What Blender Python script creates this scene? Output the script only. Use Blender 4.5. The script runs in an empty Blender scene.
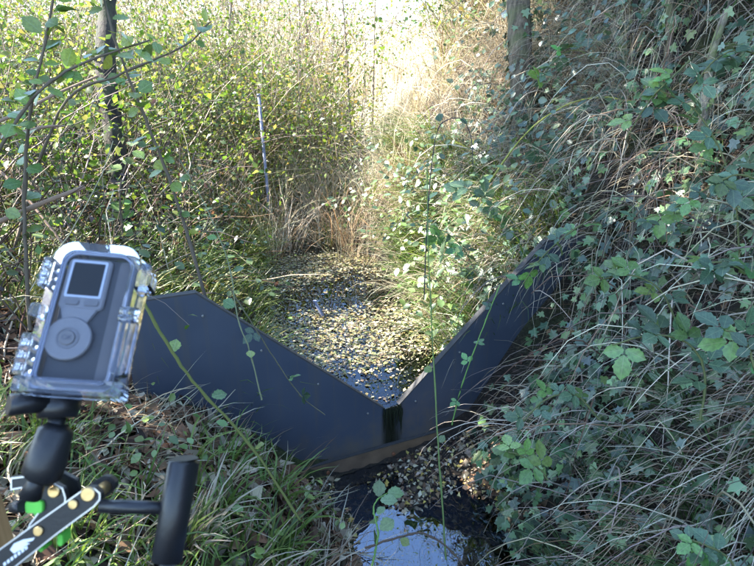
import bpy, math, random
import numpy as np
from mathutils import Vector, Matrix, Euler

# ------------------------------------------------------------------ camera, sky, sun, exposure
scene = bpy.context.scene
COL = scene.collection
CAM = np.array([0.0, 0.0, 1.70]); PITCH = math.radians(21.0); FOC = 566.0
cam_d = bpy.data.cameras.new('camera'); cam = bpy.data.objects.new('camera', cam_d); COL.objects.link(cam)
cam.location = CAM; cam.rotation_euler = (math.radians(90) - PITCH, 0, 0)
cam_d.sensor_width = 36; cam_d.lens = FOC / 754 * 36; cam_d.clip_start = .02; cam_d.clip_end = 2000
cam_d.dof.use_dof = True; cam_d.dof.focus_distance = 2.5; cam_d.dof.aperture_fstop = 12
scene.camera = cam

SUN_AZ, SUN_EL = math.radians(-78), math.radians(42)      # azimuth from +Y, negative = to the left
SUNV = np.array([math.sin(SUN_AZ) * math.cos(SUN_EL), math.cos(SUN_AZ) * math.cos(SUN_EL), math.sin(SUN_EL)])
world = bpy.data.worlds.new('World'); scene.world = world; world.use_nodes = True
wn = world.node_tree.nodes; wn.clear()
sky = wn.new('ShaderNodeTexSky'); sky.sky_type = 'NISHITA'; sky.sun_disc = False
sky.sun_elevation = SUN_EL; sky.sun_rotation = SUN_AZ; sky.air_density = 1.0; sky.dust_density = .15; sky.ozone_density = 1.3
bg = wn.new('ShaderNodeBackground'); bg.inputs['Strength'].default_value = .15
wo = wn.new('ShaderNodeOutputWorld')
world.node_tree.links.new(sky.outputs[0], bg.inputs[0]); world.node_tree.links.new(bg.outputs[0], wo.inputs[0])
sun_d = bpy.data.lights.new('sun', 'SUN'); sun_d.energy = 5.0; sun_d.angle = math.radians(.53); sun_d.color = (1, .955, .88)
sun = bpy.data.objects.new('sun', sun_d); COL.objects.link(sun)
sun.rotation_euler = Vector(-SUNV).to_track_quat('-Z', 'Y').to_euler(); sun.location = (-6, 5, 8)
vs = scene.view_settings; vs.view_transform = 'Standard'; vs.look = 'None'; vs.gamma = 1; vs.exposure = 2.8
vs.use_curve_mapping = False
scene.cycles.use_denoising = True
scene.cycles.max_bounces = 7; scene.cycles.diffuse_bounces = 4; scene.cycles.glossy_bounces = 3
scene.cycles.transmission_bounces = 5; scene.cycles.transparent_max_bounces = 16
scene.cycles.caustics_reflective = False

rng = np.random.default_rng(7)
random.seed(7)
U = lambda a, b, n=None: rng.uniform(a, b, n)

# ------------------------------------------------------------------ materials
def nmat(name):
    m = bpy.data.materials.new(name); m.use_nodes = True
    n = m.node_tree.nodes; l = m.node_tree.links
    return m, n, l, n['Principled BSDF'], n['Material Output']
def sset(b, **k):
    for a, v in k.items(): b.inputs[a.replace('_', ' ')].default_value = v
def plain(name, col, rough=.6, metal=0, bump=0, scale=60, vary=.25, spec=.5):
    m, n, l, b, o = nmat(name)
    sset(b, Roughness=rough, Metallic=metal); b.inputs['Specular IOR Level'].default_value = spec
    tc = n.new('ShaderNodeTexCoord'); nz = n.new('ShaderNodeTexNoise'); nz.inputs['Scale'].default_value = scale
    nz.inputs['Detail'].default_value = 6
    l.new(tc.outputs['Object'], nz.inputs['Vector'])
    mx = n.new('ShaderNodeMix'); mx.data_type = 'RGBA'
    mx.inputs[6].default_value = (*[c * (1 - vary) for c in col], 1); mx.inputs[7].default_value = (*[min(1, c * (1 + vary)) for c in col], 1)
    l.new(nz.outputs[0], mx.inputs[0]); l.new(mx.outputs[2], b.inputs['Base Color'])
    if bump:
        bp = n.new('ShaderNodeBump'); bp.inputs['Strength'].default_value = bump; bp.inputs['Distance'].default_value = .01
        l.new(nz.outputs[0], bp.inputs['Height']); l.new(bp.outputs[0], b.inputs['Normal'])
    return m
def leafmat(name, rough=.5, trans=.35, spec=.5, tintcol=(1, 1, 1), veins=False):
    """leaf: colour from the per-leaf 'tint' attribute, light also passes through"""
    m, n, l, b, o = nmat(name)
    at = n.new('ShaderNodeAttribute'); at.attribute_name = 'tint'
    mul = n.new('ShaderNodeMix'); mul.data_type = 'RGBA'; mul.blend_type = 'MULTIPLY'; mul.inputs[0].default_value = 1
    mul.inputs[7].default_value = (*tintcol, 1); l.new(at.outputs['Color'], mul.inputs[6])
    oi = n.new('ShaderNodeObjectInfo'); hv = n.new('ShaderNodeHueSaturation')
    if veins:
        r1 = n.new('ShaderNodeMapRange'); r1.inputs[3].default_value = .475; r1.inputs[4].default_value = .52; l.new(oi.outputs['Random'], r1.inputs[0]); l.new(r1.outputs[0], hv.inputs['Hue'])
        wn_ = n.new('ShaderNodeTexWhiteNoise'); wn_.noise_dimensions = '1D'; l.new(oi.outputs['Random'], wn_.inputs['W'])
        r2 = n.new('ShaderNodeMapRange'); r2.inputs[3].default_value = .65; r2.inputs[4].default_value = 1.45; l.new(wn_.outputs['Value'], r2.inputs[0]); l.new(r2.outputs[0], hv.inputs['Value'])
        au = n.new('ShaderNodeAttribute'); au.attribute_name = 'across'; av = n.new('ShaderNodeAttribute'); av.attribute_name = 'along'
        def mt(op, a, c=None, v=None):
            q = n.new('ShaderNodeMath'); q.operation = op; l.new(a, q.inputs[0])
            if c is not None: l.new(c, q.inputs[1])
            if v is not None: q.inputs[1].default_value = v
            return q.outputs[0]
        ax = mt('ABSOLUTE', mt('SUBTRACT', au.outputs['Fac'], v=1.)); on = mt('GREATER_THAN', au.outputs['Fac'], v=.3)
        mid = mt('LESS_THAN', ax, v=.016)
        st = mt('FRACT', mt('MULTIPLY', mt('SUBTRACT', av.outputs['Fac'], mt('MULTIPLY', ax, v=.7)), v=8.)); side = mt('MULTIPLY', mt('LESS_THAN', st, v=.13), v=.55)
        vn = mt('MULTIPLY', mt('MAXIMUM', mid, side), on)
        no = n.new('ShaderNodeTexNoise'); no.inputs['Scale'].default_value = 6; no.inputs['Detail'].default_value = 5; tcx = n.new('ShaderNodeTexCoord'); l.new(tcx.outputs['Object'], no.inputs['Vector'])
        r3 = n.new('ShaderNodeMapRange'); r3.inputs[1].default_value = .35; r3.inputs[2].default_value = .65; r3.inputs[3].default_value = .72; r3.inputs[4].default_value = 1.2; l.new(no.outputs[0], r3.inputs[0])
        sc_ = n.new('ShaderNodeVectorMath'); sc_.operation = 'SCALE'; l.new(mul.outputs[2], sc_.inputs[0]); l.new(r3.outputs[0], sc_.inputs['Scale'])
        vm = n.new('ShaderNodeMix'); vm.data_type = 'RGBA'; l.new(mt('MULTIPLY', vn, v=.5), vm.inputs[0]); l.new(sc_.outputs[0], vm.inputs[6]); vm.inputs[7].default_value = (.2, .26, .12, 1)
        l.new(vm.outputs[2], hv.inputs['Color']); mul = hv; mo = hv.outputs[0]
        bp = n.new('ShaderNodeBump'); bp.inputs['Strength'].default_value = .5; bp.inputs['Distance'].default_value = .004; bp.invert = True; l.new(vn, bp.inputs['Height']); l.new(bp.outputs[0], b.inputs['Normal'])
    else: mo = mul.outputs[2]
    l.new(mo, b.inputs['Base Color']); sset(b, Roughness=rough); b.inputs['Specular IOR Level'].default_value = spec
    tr = n.new('ShaderNodeBsdfTranslucent')
    hs = n.new('ShaderNodeHueSaturation'); hs.inputs['Saturation'].default_value = 1.1; hs.inputs['Value'].default_value = 1.5
    l.new(mo, hs.inputs['Color']); l.new(hs.outputs[0], tr.inputs['Color'])
    ms = n.new('ShaderNodeMixShader'); ms.inputs[0].default_value = trans
    l.new(b.outputs[0], ms.inputs[1]); l.new(tr.outputs[0], ms.inputs[2]); l.new(ms.outputs[0], o.inputs[0])
    return m
M = {}
M['grass'] = leafmat('grass_blade', .45, .35)
M['straw'] = leafmat('dry_straw', .7, .3, .3)
M['leaf'] = leafmat('green_leaf', .42, .38, .5)
M['ivy'] = leafmat('ivy_leaf', .33, .12, .85, veins=True)
M['litter'] = leafmat('dead_leaf', .75, .15, .3)
M['bramble'] = leafmat('bramble_leaf', .38, .25, .8, veins=True)
M['floating'] = leafmat('floating_leaf', .55, .1, .4)
M['twig'] = leafmat('twig_bark', .8, 0.0, .3)
def barkmat(name, a, b_, moss=(.06, .09, .02), mossk=.5):
    m, n, l, b, o = nmat(name)
    tc = n.new('ShaderNodeTexCoord'); mp = n.new('ShaderNodeMapping'); mp.inputs['Scale'].default_value = (30, 30, 5)
    l.new(tc.outputs['Object'], mp.inputs[0])
    nz = n.new('ShaderNodeTexNoise'); nz.inputs['Scale'].default_value = 1.6; nz.inputs['Detail'].default_value = 8; nz.inputs['Roughness'].default_value = .65
    l.new(mp.outputs[0], nz.inputs['Vector'])
    cr = n.new('ShaderNodeValToRGB'); cr.color_ramp.elements[0].color = (*a, 1); cr.color_ramp.elements[1].color = (*b_, 1)
    cr.color_ramp.elements[0].position = .35; cr.color_ramp.elements[1].position = .68
    l.new(nz.outputs[0], cr.inputs[0])
    n2 = n.new('ShaderNodeTexNoise'); n2.inputs['Scale'].default_value = 7; n2.inputs['Detail'].default_value = 5
    l.new(tc.outputs['Object'], n2.inputs['Vector'])
    c2 = n.new('ShaderNodeValToRGB'); c2.color_ramp.elements[0].position = .52; c2.color_ramp.elements[1].position = .66
    c2.color_ramp.elements[1].color = (mossk, mossk, mossk, 1)
    l.new(n2.outputs[0], c2.inputs[0])
    mx = n.new('ShaderNodeMix'); mx.data_type = 'RGBA'; mx.inputs[7].default_value = (*moss, 1)
    l.new(c2.outputs[0], mx.inputs[0]); l.new(cr.outputs[0], mx.inputs[6]); l.new(mx.outputs[2], b.inputs['Base Color'])
    bp = n.new('ShaderNodeBump'); bp.inputs['Strength'].default_value = .8; bp.inputs['Distance'].default_value = .012
    l.new(nz.outputs[0], bp.inputs['Height']); l.new(bp.outputs[0], b.inputs['Normal']); sset(b, Roughness=.85)
    return m
M['bark'] = barkmat('bark', (.05, .038, .026), (.2, .155, .11))
M['bark_dark'] = barkmat('bark_dark', (.011, .008, .006), (.05, .037, .027), mossk=.3)
M['bark_mossy'] = barkmat('bark_mossy', (.08, .065, .04), (.3, .26, .19), (.09, .13, .025), .9)

def groundmat():
    m, n, l, b, o = nmat('bank_soil')
    tc = n.new('ShaderNodeTexCoord')
    def noise(s, d=6, r=.6):
        z = n.new('ShaderNodeTexNoise'); z.inputs['Scale'].default_value = s; z.inputs['Detail'].default_value = d; z.inputs['Roughness'].default_value = r
        l.new(tc.outputs['Object'], z.inputs['Vector']); return z
    n1 = noise(9); n2 = noise(55, 8, .7); n3 = noise(4)
    cr = n.new('ShaderNodeValToRGB'); e = cr.color_ramp.elements
    e[0].position = .32; e[0].color = (.012, .008, .005, 1); e[1].position = .75; e[1].color = (.08, .052, .03, 1)
    k = e.new(.52); k.color = (.025, .017, .01, 1)
    l.new(n2.outputs[0], cr.inputs[0])
    at = n.new('ShaderNodeAttribute'); at.attribute_name = 'moss'
    cm = n.new('ShaderNodeValToRGB'); cm.color_ramp.elements[0].position = .42; cm.color_ramp.elements[1].position = .62
    l.new(n3.outputs[0], cm.inputs[0])
    mm = n.new('ShaderNodeMath'); mm.operation = 'MULTIPLY'; l.new(cm.outputs[0], mm.inputs[0]); l.new(at.outputs['Fac'], mm.inputs[1])
    mc = n.new('ShaderNodeValToRGB'); mc.color_ramp.elements[0].color = (.02, .035, .006, 1); mc.color_ramp.elements[1].color = (.11, .15, .03, 1)
    mc.color_ramp.elements[0].position = .3; mc.color_ramp.elements[1].position = .7; l.new(n2.outputs[0], mc.inputs[0])
    mx = n.new('ShaderNodeMix'); mx.data_type = 'RGBA'; l.new(mm.outputs[0], mx.inputs[0]); l.new(cr.outputs[0], mx.inputs[6]); l.new(mc.outputs[0], mx.inputs[7])
    af = n.new('ShaderNodeAttribute'); af.attribute_name = 'field'
    mf = n.new('ShaderNodeMix'); mf.data_type = 'RGBA'; mf.inputs[7].default_value = (.42, .36, .22, 1); l.new(af.outputs['Fac'], mf.inputs[0]); l.new(mx.outputs[2], mf.inputs[6])
    l.new(mf.outputs[2], b.inputs['Base Color']); sset(b, Roughness=.9)
    bp = n.new('ShaderNodeBump'); bp.inputs['Strength'].default_value = .9; bp.inputs['Distance'].default_value = .03
    l.new(n2.outputs[0], bp.inputs['Height']); l.new(bp.outputs[0], b.inputs['Normal'])
    return m
M['ground'] = groundmat()

def watermat(name, ripple, tint, ior=1.33, scale=22.):
    m, n, l, b, o = nmat(name); n.remove(b)
    tc = n.new('ShaderNodeTexCoord'); mp = n.new('ShaderNodeMapping'); mp.inputs['Scale'].default_value = (1, .55, 1); l.new(tc.outputs['Object'], mp.inputs[0])
    nz = n.new('ShaderNodeTexNoise'); nz.inputs['Scale'].default_value = scale; nz.inputs['Detail'].default_value = .6; l.new(mp.outputs[0], nz.inputs['Vector'])
    bp = n.new('ShaderNodeBump'); bp.inputs['Strength'].default_value = ripple; bp.inputs['Distance'].default_value = .02; l.new(nz.outputs[0], bp.inputs['Height'])
    fr = n.new('ShaderNodeFresnel'); fr.inputs['IOR'].default_value = ior; l.new(bp.outputs[0], fr.inputs['Normal'])
    tr = n.new('ShaderNodeBsdfTransparent'); tr.inputs[0].default_value = (*tint, 1)
    gl = n.new('ShaderNodeBsdfGlossy'); gl.inputs['Roughness'].default_value = .01; gl.inputs['Color'].default_value = (.7, .82, 1, 1); l.new(bp.outputs[0], gl.inputs['Normal'])  # gloss colour tinted blue, so the mirrored sky looks bluer than it is
    ms = n.new('ShaderNodeMixShader'); l.new(fr.outputs[0], ms.inputs[0]); l.new(tr.outputs[0], ms.inputs[1]); l.new(gl.outputs[0], ms.inputs[2])
    l.new(ms.outputs[0], o.inputs[0]); return m
M['water_lower'] = watermat('stream_water', .09, (.5, .43, .32), 2.3, 20)
M['water_upper'] = watermat('pool_water', .06, (.35, .3, .2), 1.45, 14)

def clearmat(name, tint, rough, ior, haze=.06, hazecol=(.8, .82, .9)):
    """clear moulded plastic wall: lets light through, mirrors the sky at its edges, faint milky scuffing"""
    m, n, l, b, o = nmat(name)
    fr = n.new('ShaderNodeFresnel'); fr.inputs['IOR'].default_value = ior
    tr = n.new('ShaderNodeBsdfTransparent'); tr.inputs[0].default_value = (*tint, 1)
    gl = n.new('ShaderNodeBsdfGlossy'); gl.inputs['Roughness'].default_value = rough
    ms = n.new('ShaderNodeMixShader'); l.new(fr.outputs[0], ms.inputs[0]); l.new(tr.outputs[0], ms.inputs[1]); l.new(gl.outputs[0], ms.inputs[2])
    sset(b, Roughness=.3); b.inputs['Base Color'].default_value = (*hazecol, 1)
    tc = n.new('ShaderNodeTexCoord'); nz = n.new('ShaderNodeTexNoise'); nz.inputs['Scale'].default_value = 160; nz.inputs['Detail'].default_value = 2
    l.new(tc.outputs['Object'], nz.inputs['Vector'])
    mr = n.new('ShaderNodeMapRange'); mr.inputs[1].default_value = .35; mr.inputs[2].default_value = .75; mr.inputs[3].default_value = haze * .8; mr.inputs[4].default_value = haze * 1.15
    l.new(nz.outputs[0], mr.inputs[0])
    m2 = n.new('ShaderNodeMixShader'); l.new(mr.outputs[0], m2.inputs[0]); l.new(ms.outputs[0], m2.inputs[1]); l.new(b.outputs[0], m2.inputs[2])
    l.new(m2.outputs[0], o.inputs[0]); return m
M['clear_window'] = clearmat('clear_plastic_window', (.95, .96, .98), .03, 1.14, .006)
M['clear_wall'] = clearmat('clear_plastic_wall', (.93, .94, .98), .05, 1.5, .03)

def acrylic():
    m, n, l, b, o = nmat('clear_acrylic'); sset(b, Roughness=.04, IOR=1.49); b.inputs['Transmission Weight'].default_value = 1; b.inputs['Base Color'].default_value = (.93, .94, 1, 1)
    tc = n.new('ShaderNodeTexCoord'); nz = n.new('ShaderNodeTexNoise'); nz.inputs['Scale'].default_value = 120; l.new(tc.outputs['Object'], nz.inputs['Vector'])
    bp = n.new('ShaderNodeBump'); bp.inputs['Strength'].default_value = .15; bp.inputs['Distance'].default_value = .001; l.new(nz.outputs[0], bp.inputs['Height']); l.new(bp.outputs[0], b.inputs['Normal'])
    return m
M['clear_rim'] = acrylic()
# ------------------------------------------------------------------ object helpers
def mesh_obj(name, V, F, mat, parent=None, tint=None, smooth=False, extra=None):
    """V (n,3) array, F: list of index lists or (m,k) array"""
    me = bpy.data.meshes.new(name)
    V = np.asarray(V, np.float32)
    if isinstance(F, np.ndarray): groups = [F]
    elif F and isinstance(F[0], np.ndarray): groups = F
    else: groups = None
    if groups is None:
        me.from_pydata([tuple(map(float, v)) for v in V], [], [list(f) for f in F])
    else:
        me.vertices.add(len(V)); me.vertices.foreach_set('co', V.ravel())
        idx = np.concatenate([g.ravel() for g in groups]).astype(np.int32)
        tot = np.concatenate([np.full(len(g), g.shape[1], np.int32) for g in groups])
        st = np.concatenate([[0], np.cumsum(tot)[:-1]]).astype(np.int32)
        me.loops.add(len(idx)); me.loops.foreach_set('vertex_index', idx)
        me.polygons.add(len(tot)); me.polygons.foreach_set('loop_start', st)
        me.update(calc_edges=True)
    if tint is not None:
        a = me.attributes.new('tint', 'FLOAT_COLOR', 'POINT')
        t = np.ones((len(V), 4), np.float32); t[:, :3] = tint; a.data.foreach_set('color', t.ravel())
    if extra:
        for k, v in extra.items():
            a = me.attributes.new(k, 'FLOAT', 'POINT'); a.data.foreach_set('value', np.asarray(v, np.float32))
    if smooth: me.polygons.foreach_set('use_smooth', np.ones(len(me.polygons), bool))
    me.materials.append(mat); me.validate()
    o = bpy.data.objects.new(name, me); COL.objects.link(o)
    if parent is not None: o.parent = parent
    return o
def empty(name, loc=(0, 0, 0), rot=None):
    o = bpy.data.objects.new(name, None); COL.objects.link(o); o.location = loc; o.empty_display_size = .05
    if rot is not None: o.rotation_euler = rot
    return o
def tag(o, label=None, cat=None, group=None, kind=None):
    if label: o['label'] = label
    if cat: o['category'] = cat
    if group: o['group'] = group
    if kind: o['kind'] = kind
    return o
class Soup:
    def __init__(s): s.v = []; s.f = {}; s.t = []; s.n = 0
    def add(s, V, F, T):
        V = V.reshape(-1, 3); s.v.append(V); T = np.broadcast_to(T, V.shape) if T.ndim < 2 or len(T) != len(V) else T
        s.t.append(T)
        for g in (F if isinstance(F, list) else [F]): s.f.setdefault(g.shape[1], []).append(g + s.n)
        s.n += len(V)
    def build(s, name, mat, parent=None, smooth=False):
        return mesh_obj(name, np.concatenate(s.v), [np.concatenate(g) for g in s.f.values()], mat, parent, np.concatenate(s.t), smooth)
def survey(u, v, d):
    """place a thing: bearing read off the photograph plus its distance (along the view axis) -> world metres"""
    X = (u - 377) / FOC; Y = -(v - 283) / FOC; c, s = math.cos(PITCH), math.sin(PITCH)
    return CAM + d * np.array([X, c + Y * s, -s + Y * c])
def norm(a): return a / np.maximum(np.linalg.norm(a, axis=-1, keepdims=True), 1e-9)

def spline(P, n):
    P = np.asarray(P, float)
    if len(P) == 2: return P[0] + np.linspace(0, 1, n)[:, None] * (P[1] - P[0])
    Q = np.vstack([2 * P[0] - P[1], P, 2 * P[-1] - P[-2]]); out = []
    for t in np.linspace(0, len(P) - 1 - 1e-6, n):
        i = int(t); u = t - i; a, b, c, d = Q[i:i + 4]
        out.append(.5 * (2 * b + (c - a) * u + (2 * a - 5 * b + 4 * c - d) * u * u + (3 * b - a - 3 * c + d) * u ** 3))
    return np.array(out)
def tubes(paths, R, sides=4):
    """paths (N,K,3), R (N,K): N tapered tubes"""
    N, K, _ = paths.shape
    tan = norm(np.gradient(paths, axis=1)); ref = np.where(np.abs(tan[..., 2:3]) > .9, np.array([1., 0, 0]), np.array([0, 0, 1.]))
    a = norm(np.cross(tan, ref)); b = np.cross(tan, a)
    th = np.arange(sides) / sides * 2 * np.pi
    ring = a[:, :, None] * np.cos(th)[None, None, :, None] + b[:, :, None] * np.sin(th)[None, None, :, None]
    V = paths[:, :, None] + ring * R[:, :, None, None]
    i = np.arange(K - 1)[:, None] * sides; j = np.arange(sides)[None]; j2 = (j + 1) % sides
    q = np.stack([i + j, i + j2, i + sides + j2, i + sides + j], -1).reshape(-1, 4)
    F = (q[None] + (np.arange(N) * K * sides)[:, None, None]).reshape(-1, 4)
    return V.reshape(-1, 3), F
def tube(P, r0, r1, n=12, sides=6, bumps=0.):
    p = spline(P, n); R = np.linspace(r0, r1, n)
    if bumps: R = R * (1 + U(-bumps, bumps, n))
    return tubes(p[None], R[None], sides)
def capped(P, R, sides=20):
    """closed solid of revolution along polyline P with radii R"""
    P = np.asarray(P, float); V, F = tubes(P[None], np.asarray(R, float)[None], sides); K = len(P)
    faces = [list(f) for f in F] + [list(range(sides))[::-1], list(range((K - 1) * sides, K * sides))]
    return V, faces
def rod(name, P, R, mat, parent=None, sides=20):
    P = np.asarray(P, float)
    # doubled end rings keep the edges crisp
    V, F = capped(P, R, sides); o = mesh_obj(name, V, F, mat, parent); 
    for p in o.data.polygons: p.use_smooth = len(p.vertices) == 4
    return o

# ------------------------------------------------------------------ terrain
XL = np.array([[-20, 4.], [-2, .9], [0, .35], [1, .08], [1.55, -.03], [2.08, -.34], [2.5, -.5], [2.96, -.66], [3.5, -.8], [4.68, -1.0], [5.6, -.95], [7, -.7], [12, -.6], [200, -.6]])
XR = np.array([[-20, 5.], [-2, 1.6], [0, .95], [1, .64], [1.58, .54], [2.2, .50], [2.5, .40], [3.09, .36], [4.16, .06], [5.0, -.3], [5.6, -.45], [7, -.3], [12, -.2], [200, -.2]])
WX, WY, WZ, WYAW = .068, 2.25, .219, math.radians(24.1)
def weir_side(x, y): return (y - WY) - math.tan(WYAW) * (x - WX)
_k = [(rng.uniform(.6, 1.4), rng.uniform(0, 6.28), rng.uniform(0, 6.28)) for _ in range(24)]
def fbm(x, y, s=1.):
    h = 0
    for i, (q, a, ph) in enumerate(_k):
        w = s * (1.35 ** (i % 12)) * q
        h = h + np.sin(w * (x * math.cos(a) + y * math.sin(a)) + ph) / (1.35 ** (i % 12))
    return h / 5
def sstep(t): t = np.clip(t, 0, 1); return t * t * (3 - 2 * t)
def H(x, y, noise=True):
    x = np.asarray(x, float); y = np.asarray(y, float)
    xl = np.interp(y, XL[:, 0], XL[:, 1]); xr = np.interp(y, XR[:, 0], XR[:, 1])
    up = sstep((weir_side(x, y) + .05) / .1)
    b = -.05 + .255 * up + .07 * np.clip(y - 5.4, 0, 8) 
    dl = np.maximum(xl - x, 0); dr = np.maximum(x - xr, 0)
    sl = np.interp(y, [0, 1.5, 2.0], [.7, .85, 1.3])
    lo = .62 * np.tanh(dl * sl / .62) + .2 * dl
    hi = .35 * np.tanh(dl * .6 / .35) + .13 * dl
    left = np.minimum(lo * (1 - up) + hi * up, 1.6)
    right = np.interp(dr, [0, .5, 1.0, 1.6, 2.3, 6, 30], [0, .6, 1.36, 2.2, 2.7, 3.1, 3.3]) * np.interp(y, [7, 16], [1, .35])
    mid = np.clip(np.minimum(x - xl, xr - x), 0, None)
    bed = -np.minimum(.05 + .05 * up, mid * .35) * np.interp(y, [5, 6], [1, 0])
    ws = weir_side(x, y); bar = .1 * sstep(1 - np.abs(ws + .16) / .42) * (1 - up) * (.75 + .7 * fbm(x * 1.3, y, 9))
    h = b + left + right + bed - .012 + np.where(mid > 0, bar, 0)
    if noise:
        away = sstep((dl + dr) / .3)
        h = h + fbm(x, y, 3.2) * (.012 + .07 * away) + fbm(x + 9, y, 14) * (.006 + .014 * away)
    return h
def axis(lo, hi, a, b, d, far):
    c = list(np.arange(a, b, d)); s = d; x = a
    L = []
    while x > lo: s *= 1.25; x -= s; L.append(x)
    s = d; x = b; R = [b]
    while x < hi: s *= 1.25; x += s; R.append(x)
    return np.array(L[::-1] + c + R)
gx = axis(-300, 300, -2.2, 2.6, .038, 0); gy = axis(-120, 500, .6, 6.0, .038, 0)
GX, GY = np.meshgrid(gx, gy); GZ = H(GX, GY)
nx, ny = len(gx), len(gy)
ii = (np.arange(ny - 1)[:, None] * nx + np.arange(nx - 1)[None]).ravel()
moss = sstep((GX + 1.0) / .4) * sstep((.1 - GX) / .4) * sstep((GY - 1.0) / .3) * sstep((2.3 - GY) / .3) + .5 * sstep((GX - .6) / .3) * sstep((2.6 - GX) / .8)
ground = mesh_obj('ground', np.stack([GX, GY, GZ], -1).reshape(-1, 3), np.stack([ii, ii + 1, ii + nx + 1, ii + nx], -1), M['ground'], smooth=True, extra={'moss': moss.ravel(), 'field': sstep((GY - 8) / 4).ravel()})
tag(ground, 'stream banks of dark soil with moss and leaf litter', kind='structure')
def hnormal(x, y, e=.03):
    return norm(np.stack([-(H(x + e, y) - H(x - e, y)) / (2 * e), -(H(x, y + e) - H(x, y - e)) / (2 * e), np.ones_like(x)], -1))

# ------------------------------------------------------------------ water
def wy(x): return WY + math.tan(WYAW) * (x - WX)
def sheet(name, x0, x1, y0, y1, z, mat, n=60, upper=False):
    xs = np.linspace(x0, x1, n); rows = []
    for x in xs:
        a, b = (wy(x) + .012, y1) if upper else (y0, wy(x) - .014)
        rows.append(np.stack([np.full(n, x), np.linspace(a, b, n), np.full(n, z)], -1))
    V = np.concatenate(rows); i = (np.arange(n - 1)[:, None] * n + np.arange(n - 1)[None]).ravel()
    return mesh_obj(name, V, np.stack([i, i + n, i + n + 1, i + 1], -1), mat, smooth=True)
tag(sheet('stream_water', -.75, 1.3, -.6, 0, -.062, M['water_lower']), 'shallow stream water below the weir mirroring the sky, reflection tinted blue', kind='structure')
tag(sheet('pool_water', -1.5, 1.0, 0, 6.2, .214, M['water_upper'], upper=True), 'still pool of water held back above the weir', kind='structure')

# ------------------------------------------------------------------ weir
def weirmat():
    m, n, l, b, o = nmat('navy_sheet')
    tc = n.new('ShaderNodeTexCoord')
    n1 = n.new('ShaderNodeTexNoise'); n1.inputs['Scale'].default_value = 5; n1.inputs['Detail'].default_value = 7
    l.new(tc.outputs['Object'], n1.inputs['Vector'])
    cr = n.new('ShaderNodeValToRGB'); cr.color_ramp.elements[0].color = (.034, .044, .066, 1); cr.color_ramp.elements[1].color = (.064, .075, .1, 1)
    l.new(n1.outputs[0], cr.inputs[0])
    # silt runs: streaks stretched down the sheet
    mp = n.new('ShaderNodeMapping'); mp.inputs['Scale'].default_value = (26, 1, 1.3); l.new(tc.outputs['Object'], mp.inputs[0])
    n2 = n.new('ShaderNodeTexNoise'); n2.inputs['Scale'].default_value = 1; n2.inputs['Detail'].default_value = 5; l.new(mp.outputs[0], n2.inputs['Vector'])
    c2 = n.new('ShaderNodeValToRGB'); c2.color_ramp.elements[0].position = .55; c2.color_ramp.elements[1].position = .8; c2.color_ramp.elements[1].color = (.75, .75, .75, 1)
    l.new(n2.outputs[0], c2.inputs[0])
    mx = n.new('ShaderNodeMix'); mx.data_type = 'RGBA'; mx.inputs[7].default_value = (.085, .075, .06, 1)
    l.new(c2.outputs[0], mx.inputs[0]); l.new(cr.outputs[0], mx.inputs[6])
    # algae stain under the notch
    sp = n.new('ShaderNodeSeparateXYZ'); l.new(tc.outputs['Object'], sp.inputs[0])
    ab = n.new('ShaderNodeMath'); ab.operation = 'ABSOLUTE'; l.new(sp.outputs[0], ab.inputs[0])
    mr = n.new('ShaderNodeMapRange'); mr.inputs[1].default_value = .06; mr.inputs[2].default_value = .03; l.new(ab.outputs[0], mr.inputs[0])
    ml = n.new('ShaderNodeMath'); ml.operation = 'MULTIPLY'; l.new(mr.outputs[0], ml.inputs[0])
    c3 = n.new('ShaderNodeValToRGB'); c3.color_ramp.elements[0].position = .4; c3.color_ramp.elements[1].position = .52; l.new(n2.outputs[0], c3.inputs[0]); l.new(c3.outputs[0], ml.inputs[1])
    n4 = n.new('ShaderNodeTexNoise'); n4.inputs['Scale'].default_value = 9; n4.inputs['Detail'].default_value = 8; n4.inputs['Roughness'].default_value = .7; l.new(tc.outputs['Object'], n4.inputs['Vector'])
    zz = n.new('ShaderNodeMapRange'); zz.inputs[1].default_value = .12; zz.inputs[2].default_value = -.2; zz.inputs[3].default_value = -.22; zz.inputs[4].default_value = .28; l.new(sp.outputs[2], zz.inputs[0])
    sm = n.new('ShaderNodeMath'); sm.operation = 'ADD'; l.new(n4.outputs[0], sm.inputs[0]); l.new(zz.outputs[0], sm.inputs[1])
    c4 = n.new('ShaderNodeValToRGB'); c4.color_ramp.elements[0].position = .52; c4.color_ramp.elements[1].position = .85; c4.color_ramp.elements[1].color = (.65, .65, .65, 1); l.new(sm.outputs[0], c4.inputs[0])
    m4 = n.new('ShaderNodeMix'); m4.data_type = 'RGBA'; m4.inputs[7].default_value = (.11, .088, .06, 1); l.new(c4.outputs[0], m4.inputs[0]); l.new(mx.outputs[2], m4.inputs[6]); mx = m4
    m3 = n.new('ShaderNodeMix'); m3.data_type = 'RGBA'; m3.inputs[7].default_value = (.008, .010, .005, 1)
    l.new(ml.outputs[0], m3.inputs[0]); l.new(mx.outputs[2], m3.inputs[6]); l.new(m3.outputs[2], b.inputs['Base Color'])
    mr2 = n.new('ShaderNodeMapRange'); mr2.inputs[3].default_value = .28; mr2.inputs[4].default_value = .5; l.new(n1.outputs[0], mr2.inputs[0]); l.new(mr2.outputs[0], b.inputs['Roughness'])
    return m
M['weir'] = weirmat()
M['weir_edge'] = plain('weathered_sheet_edge', (.045, .042, .04), .75, 0, .3, 40, .5)
M['footer'] = plain('silty_footer', (.13, .085, .052), .45, 0, .5, 14, .75)
M['bolt'] = plain('zinc_bolt', (.25, .24, .22), .5, .5)
M['rust'] = plain('rusty_bolt', (.16, .06, .025), .8, 0, .3)
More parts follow.
